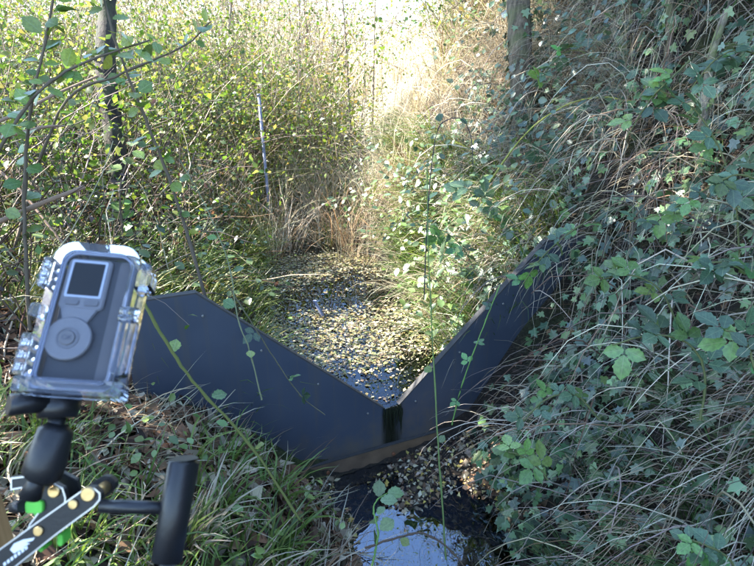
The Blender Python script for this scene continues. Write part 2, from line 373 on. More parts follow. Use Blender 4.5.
weir = empty('v_notch_weir', (WX, WY, WZ), (0, 0, WYAW))
tag(weir, 'dark navy sheet weir with a wide V notch damming the stream', 'weir')
G, A_, B_ = .040, .764, .701
def prism(outline, y0, y1):
    n = len(outline); V = [(x, y0, z) for x, z in outline] + [(x, y1, z) for x, z in outline]
    F = [list(range(n)), list(range(2 * n - 1, n - 1, -1))] + [[i, i + n, (i + 1) % n + n, (i + 1) % n] for i in range(n)]
    return np.array(V), F
def halfplate(s):
    E = 1.06 if s < 0 else 1.45
    o = [(0.0008 * s, -.34), (E * s, -.34), (E * s, B_), (s * (G + A_), B_), (s * G, 0), (.0008 * s, 0)]
    return o if s < 0 else o[::-1]
for s in (-1, 1):
    V, F = prism(halfplate(s), -.004, .004); mesh_obj('plate', V, F, M['weir'], weir)
    # return lip along the notch edge, running upstream
    p = np.array([s * G, 0]); q = np.array([s * (G + A_), B_]); d = (q - p) / np.linalg.norm(q - p); nn = np.array([-d[1], d[0]]) * (1 if s > 0 else -1)
    o = [p, q, q + nn * .006, p + nn * .006]
    V, F = prism([tuple(a) for a in o], -.0045, .026); lip = mesh_obj('notch_lip', V, F, M['weir_edge'], weir)
    o = [(s * (G + A_ + .002), B_), (s * (1.06 if s < 0 else 1.45), B_), (s * (1.06 if s < 0 else 1.45), B_ + .006), (s * (G + A_ - .004), B_ + .006)]
    V, F = prism(o, -.0045, .026); mesh_obj('top_lip', V, F, M['weir_edge'], weir)
    for k, t in enumerate((.06, .36, .66, .93)):
        c = p + (q - p) * t + (-nn) * .055
        rod('bolt', [(c[0], -.002, c[1]), (c[0], -.0085, c[1]), (c[0], -.009, c[1])], [.005, .005, .003], M['bolt'], weir, 8)
V, F = prism([(-.62, -.36), (.66, -.36), (.66, -.197), (-.62, -.197)], -.022, -.0045); mesh_obj('footer_strip', V, F, M['footer'], weir)
V, F = prism([(-.62, -.1968), (.66, -.1968), (.66, -.192), (-.62, -.192)], -.0235, -.0046); mesh_obj('footer_edge', V, F, M['weir_edge'], weir)
for x in (-.33, .0, .27):
    rod('rusty_bolt', [(x, -.02, -.245), (x, -.031, -.245), (x, -.032, -.245)], [.009, .009, .006], M['rust'], weir, 8)
# algae beards hanging in the notch
sp = Soup()
N = 46; p0 = np.stack([U(-.045, .05, N), U(-.012, -.006, N), U(-.012, .012, N)], -1)
tt = np.linspace(0, 1, 6)[None, :, None]
path = p0[:, None] + np.concatenate([np.cumsum(U(-.003, .003, (N, 6, 1)), 1), -.004 * np.ones((N, 6, 1)), -tt * U(.03, .15, (N, 1, 1))], -1)
V, F = tubes(path, np.linspace(.0035, .0008, 6)[None] * np.ones((N, 1)), 4); sp.add(V, F, np.array([.012, .016, .006]))
sp.build('algae', M['twig'], weir)
# ------------------------------------------------------------------ plant generators
def pick(pal, n, jit=.25):
    pal = np.array(pal, float); c = pal[rng.integers(0, len(pal), n)]
    return c * U(1 - jit, 1 + jit, (n, 1)) * U(.94, 1.06, (n, 3))
def blades(soup, P, az, th0, th1, L, W, tint, K=4):
    """arching strips: start tilt th0 and end tilt th1 measured from vertical"""
    N = len(P); t = np.linspace(0, 1, K + 1)
    th = th0[:, None] + (th1 - th0)[:, None] * ((t[:-1] + t[1:]) / 2)[None] ** 1.3
    st = (L / K)[:, None]; hx = np.concatenate([np.zeros((N, 1)), np.cumsum(np.sin(th) * st, 1)], 1); hz = np.concatenate([np.zeros((N, 1)), np.cumsum(np.cos(th) * st, 1)], 1)
    wob = np.cumsum(rng.normal(0, .12, (N, K + 1)), 1) * (L / K)[:, None]
    ca, sa = np.cos(az)[:, None], np.sin(az)[:, None]
    C = np.stack([P[:, None, 0] + hx * ca - wob * sa, P[:, None, 1] + hx * sa + wob * ca, P[:, None, 2] + hz], -1)
    w = W[:, None] * (1 - t[None] ** 2 * .93) * .5
    tw = U(-.8, .8, N)[:, None]
    side = np.stack([-sa * np.cos(tw) * np.ones_like(w), ca * np.cos(tw) * np.ones_like(w), np.sin(tw) * np.ones_like(w)], -1)
    V = np.stack([C - side * w[..., None], C + side * w[..., None]], 2)
    k = np.arange(K); q = np.stack([2 * k, 2 * k + 1, 2 * k + 3, 2 * k + 2], -1)
    F = (q[None] + (np.arange(N) * 2 * (K + 1))[:, None, None]).reshape(-1, 4)
    T = np.repeat(tint, 2 * (K + 1), 0)
    soup.add(V, F, T)
OV = (np.array([(0, 0, 0), (-.30, .38, .07), (0, .5, 0), (.30, .38, .07), (0, 1, -.12)]), np.array([(0, 2, 1), (1, 2, 4), (0, 3, 2), (3, 4, 2)]))
def ivy_template():
    o = [(0, 0), (-.30, -.10), (-.52, .12), (-.30, .30), (-.50, .62), (-.2, .60), (0, 1.0), (.2, .60), (.50, .62), (.30, .30), (.52, .12), (.30, -.10)]
    V = [(0, .3, .0)] + [(x, y, .06 * abs(x) * 2 - .08 * (y > .8) - .05 * (abs(x) > .45)) for x, y in o]
    return np.array(V), np.array([(0, i + 2 if i < 11 else 1, i + 1) for i in range(12)])
IVY = ivy_template()
def leaflet_template():
    """toothed oval leaflet folded on its midrib"""
    ys = [0, .1, .16, .3, .36, .52, .58, .74, .79, 1.0]; ws = [.0, .17, .16, .3, .27, .36, .3, .27, .2, 0]
    V = [(0, y, -.10 * y * y) for y in ys]; n = len(ys)
    V += [(-w, y + .02, .10 * w * 2 - .1 * y * y) for y, w in zip(ys, ws)] + [(w, y + .02, .10 * w * 2 - .1 * y * y) for y, w in zip(ys, ws)]
    F = []
    for i in range(n - 1):
        F += [(i, i + 1, n + i + 1, n + i), (i + 1, i, 2 * n + i, 2 * n + i + 1)]
    return np.array(V), np.array(F)
LFT = leaflet_template()
def frames(nrm, spin):
    """rotation matrices with local z = nrm, local y spun round it"""
    z = norm(nrm); ref = np.where(np.abs(z[:, 2:3]) > .95, np.array([1., 0, 0]), np.array([0, 0, 1.]))
    x = norm(np.cross(ref, z)); y = np.cross(z, x); c, s = np.cos(spin)[:, None], np.sin(spin)[:, None]
    return np.stack([x * c + y * s, -x * s + y * c, z], -1)
def leaves(soup, tpl, P, nrm, spin, size, tint, flat=1.):
    R = frames(nrm, spin); V0 = tpl[0] * np.array([1, 1, flat])
    V = np.einsum('nij,mj->nmi', R, V0) * size[:, None, None] + P[:, None]
    m = len(V0); F = (tpl[1][None] + (np.arange(len(P)) * m)[:, None, None]).reshape(-1, tpl[1].shape[1])
    soup.add(V, F, np.repeat(tint, m, 0))
def twigs(soup, P, D, L, r, tint, K=6, wob=.25, sag=0., sides=3):
    N = len(P); st = D[:, None] + np.cumsum(rng.normal(0, wob, (N, K, 3)), 1) * .5
    st[:, :, 2] -= sag * np.linspace(0, 1, K)[None] ** 1.5
    st = norm(st) * (L / K)[:, None, None]
    path = P[:, None] + np.concatenate([np.zeros((N, 1, 3)), np.cumsum(st, 1)], 1)
    R = r[:, None] * np.linspace(1, .35, K + 1)[None]
    V, F = tubes(path, R, sides); soup.add(V, F, np.repeat(tint, (K + 1) * sides, 0)); return path
def rdir(n): return norm(rng.normal(0, 1, (n, 3)))
def scatter(n, x0, x1, y0, y1, mask=None):
    x = U(x0, x1, n); y = U(y0, y1, n)
    if mask is not None:
        k = mask(x, y) > U(0, 1, n); x, y = x[k], y[k]
    return np.stack([x, y, H(x, y)], -1)
def xl(y): return np.interp(y, XL[:, 0], XL[:, 1])
def xr(y): return np.interp(y, XR[:, 0], XR[:, 1])
def near_plate(x, y): return (np.abs(weir_side(x, y)) < .045)
def front_strip(x, y):
    """the worn strip of bank just below the weir face, kept clear of growth"""
    ws = weir_side(x, y); return (ws < .05) & (ws > -.34) & (x < 1.0)
GREEN = [(.075, .13, .022), (.1, .16, .03), (.055, .1, .02), (.13, .17, .04)]
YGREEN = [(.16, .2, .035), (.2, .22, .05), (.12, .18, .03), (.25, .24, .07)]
STRAW = [(.44, .38, .26), (.36, .29, .19), (.54, .48, .36), (.26, .2, .13)]
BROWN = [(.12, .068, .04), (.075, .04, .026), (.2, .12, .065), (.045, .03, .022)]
GREYTWIG = [(.2, .16, .13), (.13, .1, .08), (.27, .22, .18), (.09, .07, .055)]
IVYC = [(.034, .07, .03), (.052, .1, .038), (.022, .048, .025), (.08, .135, .05), (.11, .16, .05)]
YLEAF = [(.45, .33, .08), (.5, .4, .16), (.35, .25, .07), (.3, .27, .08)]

# ------------------------------------------------------------------ trees
def grow(P0, P1, r0, r1, bend, n=14):
    mid = (np.asarray(P0) + P1) / 2 + rng.normal(0, bend, 3); return [P0, mid, P1]
def tree(name, label, base, top, r0, r1, crown_c, crown_r, n_limb, n_leaf, bark, pal, leaf=.055, group=None, via=None, sides=12):
    root = empty(name, base); tag(root, label, 'tree', group)
    b = np.asarray(base, float); s = Soup()
    pts = [b - [0, 0, .15]] + ([np.asarray(v) for v in via] if via else [(b + top) / 2 + rng.normal(0, .05, 3)]) + [np.asarray(top)]
    p = spline(pts, 26); R = np.linspace(r0, r1, 26) * (1 + U(-.05, .05, 26)); R[:4] *= [1.45, 1.25, 1.12, 1.04]
    V, F = tubes((p - b)[None], R[None], sides); V = V + (np.stack([fbm(V[:, 0] * 8 + V[:, 2], V[:, 1] * 8, 2.2), fbm(V[:, 1] * 8 + 5, V[:, 2] * 2 + V[:, 0] * 6, 2.2), V[:, 0] * 0], -1)) * r0 * .22; tr = Soup(); tr.add(V, F, np.array([.1, .08, .06])); tr.build('trunk', M[bark], root, True)
    cc = np.asarray(crown_c, float); cr = np.asarray(crown_r, float)
    br = Soup(); tips = []
    for k in range(n_limb):
        a = p[rng.integers(16 if via else 10, 25)]; e = cc + rdir(1)[0] * cr * U(.4, 1.0)
        q = spline([a, (a + e) / 2 + rng.normal(0, .15, 3) * np.linalg.norm(e - a) * .5, e], 10)
        V, F = tubes((q - b)[None], (r1 * .9 * np.linspace(.8, .15, 10))[None], 5); br.add(V, F, np.array([.1, .08, .06]))
        m = 14; src = q[rng.integers(3, 10, m)]; dd = norm(rdir(m) + norm((e - a)[None]) * .8)
        pa = twigs(br, src - b, dd, U(.3, .8, m) * cr.mean() * .5, np.full(m, .006 + r1 * .05), np.full((m, 3), .09), 6, .3)
        tips.append(pa[:, 2:].reshape(-1, 3) + b)
    br.build('limbs', M[bark], root, True)
    if n_leaf:
        tips = np.concatenate(tips); P = tips[rng.integers(0, len(tips), n_leaf)] + rng.normal(0, .09, (n_leaf, 3))
        lf = Soup(); leaves(lf, OV, P - b, norm(rdir(n_leaf) + [0, 0, .7]), U(0, 6.28, n_leaf), leaf * U(.6, 1.3, n_leaf), pick(pal, n_leaf))
        c = lf.build('crown', M['leaf'], root); c['kind'] = 'stuff'
    return root
S_ = survey
def gp(x, y, dz=0.): return np.array([x, y, float(H(x, y)) + dz])
# the tree left of the pool; its crown, and those of its neighbours out of view, shade the weir
t1 = S_(122, 228, 3.55); t1[2] = float(H(t1[0], t1[1]))
tree('leaning_tree', 'slim dark-barked tree rising behind the camera housing on the far left bank', t1, (-2.7, 4.5, 7.8), .068, .045, (-3.1, 4.4, 7.4), (1.7, 1.5, 1.6), 30, 22000, 'bark_dark', GREEN + YGREEN, .075, via=[S_(116, 150, 3.6), S_(105, 60, 3.65), S_(105, -40, 3.75), (-2.0, 4.4, 4.0)])
for x, y, tx, ty, tz, c, r, lab in ((-4.7, 2.5, -4.6, 2.6, 8.2, (-4.2, 2.5, 6.0), (1.7, 1.6, 2.7), 'grey tree standing off to the left of the leaning tree'),
                                    (-4.5, .3, -4.4, .3, 6.4, (-4.5, .4, 4.8), (1.7, 1.6, 2.3), 'grey tree behind the timber post, left of the photographer')):
    tree('ash_tree', lab, gp(x, y), (tx, ty, tz), .11, .05, c, r, 40, 28000, 'bark', GREEN + YGREEN, .108)

# ------------------------------------------------------------------ build the rest

# --- leaf litter
def litter(name, n, x0, x1, y0, y1, mask, size, pal, label, lift=.008):
    P = scatter(n, x0, x1, y0, y1, lambda x, y: mask(x, y) * ~near_plate(x, y)); k = len(P); s = Soup()
    nr = norm(hnormal(P[:, 0], P[:, 1]) + rng.normal(0, .45, (k, 3))); P = P + nr * U(.002, lift * 2, (k, 1))
    leaves(s, OV, P, nr, U(0, 6.28, k), U(*size, k), pick(pal, k, .4), flat=2.2)
    return tag(s.build(name, M['litter']), label, 'leaf litter', kind='stuff')
litter('leaf_litter', 19000, -2.2, .1, .55, 2.4, lambda x, y: (x < xl(y) - .0) * (.35 + .65 * (fbm(x, y, 5) > -.1)), (.03, .085), BROWN + STRAW[:2] + [(.24, .13, .07), (.2, .11, .06)], 'brown fallen leaves scattered over the near grassy bank')
litter('bank_litter', 12000, .4, 2.6, .6, 5.5, lambda x, y: (x > xr(y) + .02) * 1., (.015, .045), BROWN + GREYTWIG[3:], 'dead brown leaves caught on the steep ivy bank')
litter('waterside_litter', 3600, -.5, .8, 1.7, 2.35, lambda x, y: (np.abs(x - .05) < .55) * 1., (.012, .032), STRAW + BROWN[:3] + YLEAF[:2], 'pale wet leaves and grit along the foot of the weir', .004)

# --- gravel and stones in the stream bed
ico = []
def pebble():
    import bmesh
    bm = bmesh.new(); bmesh.ops.create_icosphere(bm, subdivisions=1, radius=1)
    V = np.array([v.co[:] for v in bm.verts]); F = np.array([[v.index for v in f.verts] for f in bm.faces]); bm.free(); return V, F
PEB = pebble()
s = Soup(); P = scatter(2600, -.45, .75, .9, 2.5, lambda x, y: (x > xl(y) - .12) * (x < xr(y) + .1) * (weir_side(x, y) < -.03)); k = len(P)
V0 = PEB[0] * np.array([1, .8, .5]); R = frames(norm(hnormal(P[:, 0], P[:, 1]) + rng.normal(0, .3, (k, 3))), U(0, 6.28, k)); sz = .006 + .02 * U(0, 1, k) ** 3
V = np.einsum('nij,mj->nmi', R, V0) * sz[:, None, None] + P[:, None] + rng.normal(0, .08, (k, len(V0), 3)) * sz[:, None, None]
s.add(V, (PEB[1][None] + (np.arange(k) * len(V0))[:, None, None]).reshape(-1, 3), np.repeat(pick([(.14, .1, .065), (.2, .155, .105), (.09, .065, .042), (.3, .24, .17)], k, .3), len(V0), 0))
tag(s.build('stream_gravel', M['litter'], smooth=True), 'brown gravel and grit on the shallow stream bed', 'gravel', kind='stuff')

# --- near bank grass: green arching tufts, straw between them
def tufts(soup, C, per, spread, L, W, pal, th0=(.05, .5), th1=(1.0, 2.3), down=None, K=5):
    n = len(C) * per; c = np.repeat(C, per, 0); az = U(0, 6.28, n)
    if down is not None:
        dn = np.repeat(down, per, 0); vx = np.cos(az) + dn[:, 0] * 1.2; vy = np.sin(az) + dn[:, 1] * 1.2; az = np.arctan2(vy, vx)
    rr = np.abs(rng.normal(0, spread, n)); P = c + np.stack([np.cos(az) * rr, np.sin(az) * rr, np.zeros(n)], -1); P[:, 2] = H(P[:, 0], P[:, 1]) - .01
    sc = np.repeat(U(.65, 1.25, len(C)), per)
    base = np.repeat(pick(pal, len(C), .2), per, 0) * U(.75, 1.3, (n, 1))
    blades(soup, P, az, U(*th0, n), U(*th1, n), U(*L, n) * sc, U(*W, n), base, K)
def downhill(P): 
    h = hnormal(P[:, 0], P[:, 1], .1)[:, :2]; return h / np.maximum(np.linalg.norm(h, axis=1, keepdims=True), .05)
s = Soup()
C = scatter(430, -1.7, .02, .75, 2.2, lambda x, y: (x < xl(y) - .06) * (weir_side(x, y) < -.2) * (fbm(x + 3, y, 4) > -.02))
tufts(s, C, 12, .035, (.08, .26), (.005, .012), [(.1, .17, .03), (.13, .2, .04), (.08, .135, .025), (.16, .21, .05)] + STRAW[:1], down=downhill(C) * .6)
tag(s.build('bank_grass', M['grass']), 'green arching grass tufts on the near bank below the camera', 'grass', kind='stuff')
s = Soup(); C = scatter(420, -1.9, 0, .7, 2.2, lambda x, y: (x < xl(y) - .03) * (weir_side(x, y) < -.04))
tufts(s, C, 9, .06, (.1, .3), (.002, .006), STRAW + BROWN[2:3], th0=(.6, 1.4), th1=(1.2, 2.2))
tag(s.build('bank_straw', M['straw']), 'dry straw stalks lying among the near grass', 'grass', kind='stuff')
s = Soup(); P = scatter(26000, -.95, .05, 1.05, 2.2, lambda x, y: (x < xl(y) + .02) * (fbm(x, y, 4) > -.05) * (weir_side(x, y) < -.02)); k = len(P)
blades(s, P, U(0, 6.28, k), U(0, .7, k), U(.3, 1.5, k), U(.008, .026, k), U(.002, .004, k), pick([(.05, .085, .012), (.085, .12, .02), (.035, .06, .01)], k), 2)
tag(s.build('bank_moss', M['grass']), 'bright green moss cushions beside the stream edge', 'moss', kind='stuff')

# --- grass and sedge round the pool
s = Soup(); C = scatter(620, -2.9, -.45, 2.0, 6.5, lambda x, y: (x < xl(y) - .02) * (weir_side(x, y) > .07))
tufts(s, C, 26, .05, (.16, .42), (.004, .009), GREEN + YGREEN, down=downhill(C))
C = scatter(300, .2, 1.3, 2.5, 6.0, lambda x, y: (x > xr(y) - .03) * (x < xr(y) + .7) * (weir_side(x, y) > .07))
tufts(s, C, 30, .05, (.2, .5), (.004, .010), GREEN + [(.08, .13, .04)] + YGREEN[:1], down=downhill(C), th1=(1.3, 2.5))
tag(s.build('pool_sedge', M['grass']), 'green sedge drooping over both edges of the pool', 'sedge', kind='stuff')
s = Soup(); C = scatter(230, -1.9, 1.0, 4.3, 7.0, lambda x, y: (x < xl(y) + .35) + (x > xr(y) - .3) + (y > 5.2) > (y > 5.9) * (np.abs(x / y - .04) < .1) * 3)
tufts(s, C, 30, .06, (.3, .85), (.003, .008), STRAW + STRAW + YGREEN[:1] + BROWN[2:3], th0=(0, .5), th1=(.5, 2.0))
C = scatter(260, .1, 1.4, 2.6, 6, lambda x, y: (x > xr(y)) * (weir_side(x, y) > .1))
tufts(s, C, 18, .05, (.25, .6), (.002, .006), STRAW, down=downhill(C), th1=(1.4, 2.7))
tag(s.build('dry_grass', M['straw']), 'tan dead grass standing in the sun behind the pool', 'grass', kind='stuff')

# --- floating leaves and duckweed
s = Soup(); P = scatter(95000, -1.1, .5, 2.0, 5.6, lambda x, y: (x > xl(y) - .08) * (x < xr(y) + .06) * (weir_side(x, y) > .05) * np.clip(.9 + 1.5 * fbm(x * .7, y, 5) - .9 * sstep((x + .05) / .25) * sstep((3.4 - y) / .4) * (fbm(x, y + 3, 6) > -.15), .1, 1)); k = len(P)
P[:, 2] = .2155 + U(0, .006, k)
leaves(s, OV, P, norm(rng.normal(0, .16, (k, 3)) + [0, 0, 1]), U(0, 6.28, k), .005 + .03 * U(0, 1, k) ** 4, pick([(.36, .31, .2), (.27, .24, .14), (.17, .19, .07), (.42, .38, .27), (.2, .2, .08), (.14, .1, .06), (.09, .065, .04), (.36, .27, .1)], k, .4), flat=.6)
tag(s.build('floating_leaves', M['floating']), 'yellow and buff leaves floating as a mat on the pool', 'floating leaves', kind='stuff')

# --- ivy bank
ivy = empty('ivy_cover', gp(1.2, 1.9)); tag(ivy, 'dark glossy ivy trailing all over the steep near bank', 'ivy')
ib = np.array(ivy.location)
P = scatter(26000, .45, 2.9, .7, 4.6, lambda x, y: (x > xr(y) + .03) * np.where(front_strip(x, y), .12, 1) * ~near_plate(x, y) * np.clip(.62 + .9 * fbm(x, y, 4.5), .08, 1) * np.interp(y, [.8, 2.6, 4.6], [1, .75, .4])); k = len(P)
hn = hnormal(P[:, 0], P[:, 1]); nr = norm(hn + rng.normal(0, .42, (k, 3)) + [-.1, -.35, .25]); P = P + hn * U(.005, .15, (k, 1)); size = U(.024, .056, k)
dist = np.linalg.norm(P - CAM, axis=1); vis = (P[:, 0] / np.maximum(P[:, 1], .1) < .75) & (P[:, 1] > .9)
big = np.argsort(-(size / dist) * vis)[:300]; rest = np.setdiff1d(np.arange(k), big)
tint = pick(IVYC, k, .35); spin = np.pi + rng.normal(0, .9, k)
s = Soup(); leaves(s, IVY, P[rest] - ib, nr[rest], spin[rest], size[rest], tint[rest]); o = s.build('ivy_leaf_mass', M['ivy'], ivy); o['kind'] = 'stuff'
ivm = []
for c in IVYC + [(.07, .11, .05), (.035, .075, .05)]:
    o = mesh_obj('ivy_leaf', IVY[0], IVY[1], M['ivy'], None, np.array(c), False, {'across': IVY[0][:, 0] + 1, 'along': IVY[0][:, 1]}); ivm.append(o.data); bpy.data.objects.remove(o)
R = frames(nr, spin)
def instance(name, me, parent, loc, rot3, size):
    o = bpy.data.objects.new(name, me); COL.objects.link(o); o.parent = parent
    m = Matrix([[*(rot3[i] * size), float(loc[i])] for i in range(3)] + [[0, 0, 0, 1]]); o.matrix_basis = m; return o
for j in big: instance('leaf', ivm[rng.integers(0, len(ivm))], ivy, P[j] - ib, R[j], size[j])
s = Soup(); n = 900; Q = scatter(n, .5, 2.8, .8, 4.6, lambda x, y: (x > xr(y) + .03) * 1.); k = len(Q); hn = hnormal(Q[:, 0], Q[:, 1])
d = norm(np.stack([-hn[:, 0] * .3, rng.normal(0, .7, k), -U(.2, 1, k) * 0 + rng.normal(0, .5, k)], -1))
twigs(s, Q + hn * .02 - ib, norm(np.cross(hn, rdir(k))), U(.15, .6, k), U(.0012, .003, k), pick(GREYTWIG + BROWN[:1], k), 7, .35, .3); s.build('vines', M['twig'], ivy)

# --- hanging straw and dead stems on the bank
s = Soup(); C = scatter(900, .7, 2.7, 1.0, 4.8, lambda x, y: (x > xr(y) + .25) * ~front_strip(x, y) * (.25 + .75 * (fbm(x, y, 3) > 0)))
tufts(s, C, 12, .07, (.2, .6), (.002, .005), STRAW + STRAW + GREYTWIG + BROWN[2:3] + [(.3, .2, .13)], down=downhill(C) * 1.2, th0=(.6, 1.5), th1=(2.5, 3.3), K=7)
tag(s.build('hanging_straw', M['straw']), 'bleached dead grass hanging down the ivy bank', 'grass', kind='stuff')
s = Soup(); Q = scatter(1500, .65, 2.9, .9, 5.2, lambda x, y: (x > xr(y) + .1) * ~front_strip(x, y)); k = len(Q)
d = norm(np.stack([rng.normal(-.25, .6, k), rng.normal(0, .6, k), U(.1, 1.1, k)], -1)); twigs(s, Q, d, U(.25, .9, k), U(.0018, .005, k), pick(GREYTWIG + STRAW + [(.24, .15, .1), (.16, .09, .06)], k), 7, .28, 2.4, 4)
tag(s.build('dead_stems', M['twig']), 'grey dead stems tangled across the ivy bank', 'dead stems', kind='stuff')
s = Soup(); C = scatter(60, .6, 1.6, .8, 1.7, lambda x, y: (x > xr(y) + .05) * 1.)
tufts(s, C, 22, .03, (.15, .34), (.005, .010), [(.05, .09, .03), (.07, .12, .04)], down=downhill(C))
tag(s.build('bank_sedge', M['grass']), 'dark green sedge tufts at the foot of the ivy bank', 'sedge', kind='stuff')

# --- undergrowth and thickets
def thicket(name, label, n_tw, n_lf, box, hmax, pal, lsize, tw=GREYTWIG, rad=(.002, .006), L=(.5, 1.4), mask=None, mat='leaf', up=.8, flatn=.5):
    s = Soup(); Q = scatter(n_tw, *box, mask); k = len(Q); Q[:, 2] += U(0, .35, k) * hmax
    d = norm(rng.normal(0, .55, (k, 3)) + [0, 0, up]); pa = twigs(s, Q, d, U(*L, k), U(*rad, k), pick(tw, k, .35), 6, .27, .5)
    root = empty(name, Q[0]); b = np.array(Q[0]); s.v = [v - b for v in s.v]
    tag(root, label, 'thicket', kind='stuff'); o = s.build('stems', M['twig'], root); o['kind'] = 'stuff'
    pts = pa[:, 2:].reshape(-1, 3); P = pts[rng.integers(0, len(pts), n_lf)] + rng.normal(0, .05, (n_lf, 3))
    f = Soup(); leaves(f, OV, P - b, norm(rdir(n_lf) + [0, 0, flatn * 1.6]), U(0, 6.28, n_lf), U(*lsize, n_lf), pick(pal, n_lf, .3)); o = f.build('foliage', M[mat], root); o['kind'] = 'stuff'
    return root
thicket('left_thicket', 'leafy hedge thicket filling the sunny left bank behind the weir', 2700, 40000, (-4.6, -1.0, 2.5, 7.5), 1.5, GREEN + YGREEN, (.024, .058), mask=lambda x, y: (x < xl(y) - .35 - .25 * (y < 4)) * (x > -1.1 - .75 * y) * ((np.abs(x / y + .47) > .05) + (y > 3.7) > 0) * ((x < -1.5) + (y > 5) > 0) * 1.)
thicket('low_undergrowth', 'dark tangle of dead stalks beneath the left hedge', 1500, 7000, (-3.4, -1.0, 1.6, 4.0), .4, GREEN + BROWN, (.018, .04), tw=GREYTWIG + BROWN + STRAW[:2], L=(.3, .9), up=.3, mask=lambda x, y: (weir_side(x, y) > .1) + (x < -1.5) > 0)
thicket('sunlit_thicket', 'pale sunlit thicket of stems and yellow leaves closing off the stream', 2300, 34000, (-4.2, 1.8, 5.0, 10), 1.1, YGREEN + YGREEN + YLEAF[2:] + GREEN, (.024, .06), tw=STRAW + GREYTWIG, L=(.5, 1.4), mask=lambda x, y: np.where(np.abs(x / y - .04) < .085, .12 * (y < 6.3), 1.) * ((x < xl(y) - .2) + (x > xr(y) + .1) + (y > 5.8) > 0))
thicket('right_thicket', 'dense bramble and ivy thicket along the crest of the steep bank', 2600, 26000, (.8, 4.6, 2.3, 8.5), 1.0, GREEN + IVYC + YGREEN[:2], (.025, .06), mask=lambda x, y: (x > xr(y) + .9) * ((x > 1.7) + (y > 5.3) > 0) * 1.)
thicket('far_hedge', 'bleached far hedge of bare twigs against the bright sky', 3300, 22000, (-16, 16, 11, 22), 4.5, YGREEN + STRAW, (.05, .12), tw=STRAW + GREYTWIG, rad=(.006, .016), L=(1.2, 3.4), mask=lambda x, y: np.where(np.abs(x / y - .04) > .09, 1, .03))
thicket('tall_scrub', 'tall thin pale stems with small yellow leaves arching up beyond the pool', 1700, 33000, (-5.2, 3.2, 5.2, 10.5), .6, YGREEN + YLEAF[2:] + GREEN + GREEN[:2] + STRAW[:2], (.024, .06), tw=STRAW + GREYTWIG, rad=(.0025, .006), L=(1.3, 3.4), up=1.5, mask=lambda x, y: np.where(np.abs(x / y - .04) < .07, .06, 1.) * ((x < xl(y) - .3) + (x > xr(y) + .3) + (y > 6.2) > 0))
thicket('distant_scrub', 'hazy far scrub behind the bright clearing', 1200, 10000, (-7, 9, 24, 40), 6.0, YGREEN + STRAW, (.08, .16), tw=STRAW + GREYTWIG, rad=(.01, .025), L=(1.5, 4.5))
s = Soup(); C = scatter(40, -1.2, 2.6, 17, 22); tufts(s, C, 18, .3, (1.0, 2.2), (.01, .02), STRAW, th0=(0, .15), th1=(.1, .6))
C = scatter(120, -5, 4.2, 8, 13, lambda x, y: np.abs(x / y - .04) > .12)
tufts(s, C, 26, .16, (1.0, 1.9), (.006, .014), STRAW, th0=(0, .15), th1=(.1, .7))
tag(s.build('reed_bed', M['straw']), 'pale standing reeds glowing in the sun at the far end', 'reeds', kind='stuff')

# --- trees on the right
def hit(u, v):
    """where a bearing meets the bank"""
    d = survey(u, v, 1.) - CAM; t = np.linspace(.8, 14, 2600); P = CAM + d * t[:, None]; z = H(P[:, 0], P[:, 1]); k = np.argmax(P[:, 2] < z); return P[k], t[k]
for u, v, u2, v2, r, lab, bk in ((527, 135, 519, -90, .085, 'stout sunlit trunk at the head of the pool on the right', 'bark'),
                                 (672, 120, 668, -90, .022, 'slim grey sapling trunk high on the steep bank', 'bark'),
                                 (704, 190, 752, -60, .02, 'pale leaning sapling trunk near the upper right corner', 'bark_mossy'),
                                 (624, 100, 622, -90, .015, 'thin dark stem between stout trunk and slim sapling', 'bark_dark'),
                                 (640, 130, 690, -60, .014, 'thin brown stem leaning to the right over the steep bank', 'bark_dark')):
    p, t = hit(u, v); q = survey(u2, v2, t); e = q + (q - p) * .9
    tree('bank_tree', lab, p, e, r, r * .55, e + np.array([.5, .2, .2]), (.9, .8, .6), 5, 900, bk, GREEN + YGREEN, .05, group='trees on the steep bank', via=[p + (q - p) * .5 + rng.normal(0, .03, 3), q], sides=16)
    m = 160 if r > .05 else 30; tt_ = U(0, .8, m); an = U(0, 6.28, m); ax_ = p[None] + (q - p)[None] * tt_[:, None]; on = np.stack([np.cos(an), np.sin(an), .3 + 0 * an], -1)
    f = Soup(); leaves(f, IVY, ax_ + on * [1, 1, 0] * (r * 1.15 + U(0, .03, (m, 1))) - p, norm(on + rng.normal(0, .3, (m, 3))), np.pi + rng.normal(0, .6, m), U(.03, .06, m), pick(IVYC, m)); o = f.build('creeper', M['ivy'], bpy.data.objects[[k for k in bpy.data.objects.keys() if k.startswith('bank_tree')][-1]]); o['kind'] = 'stuff'
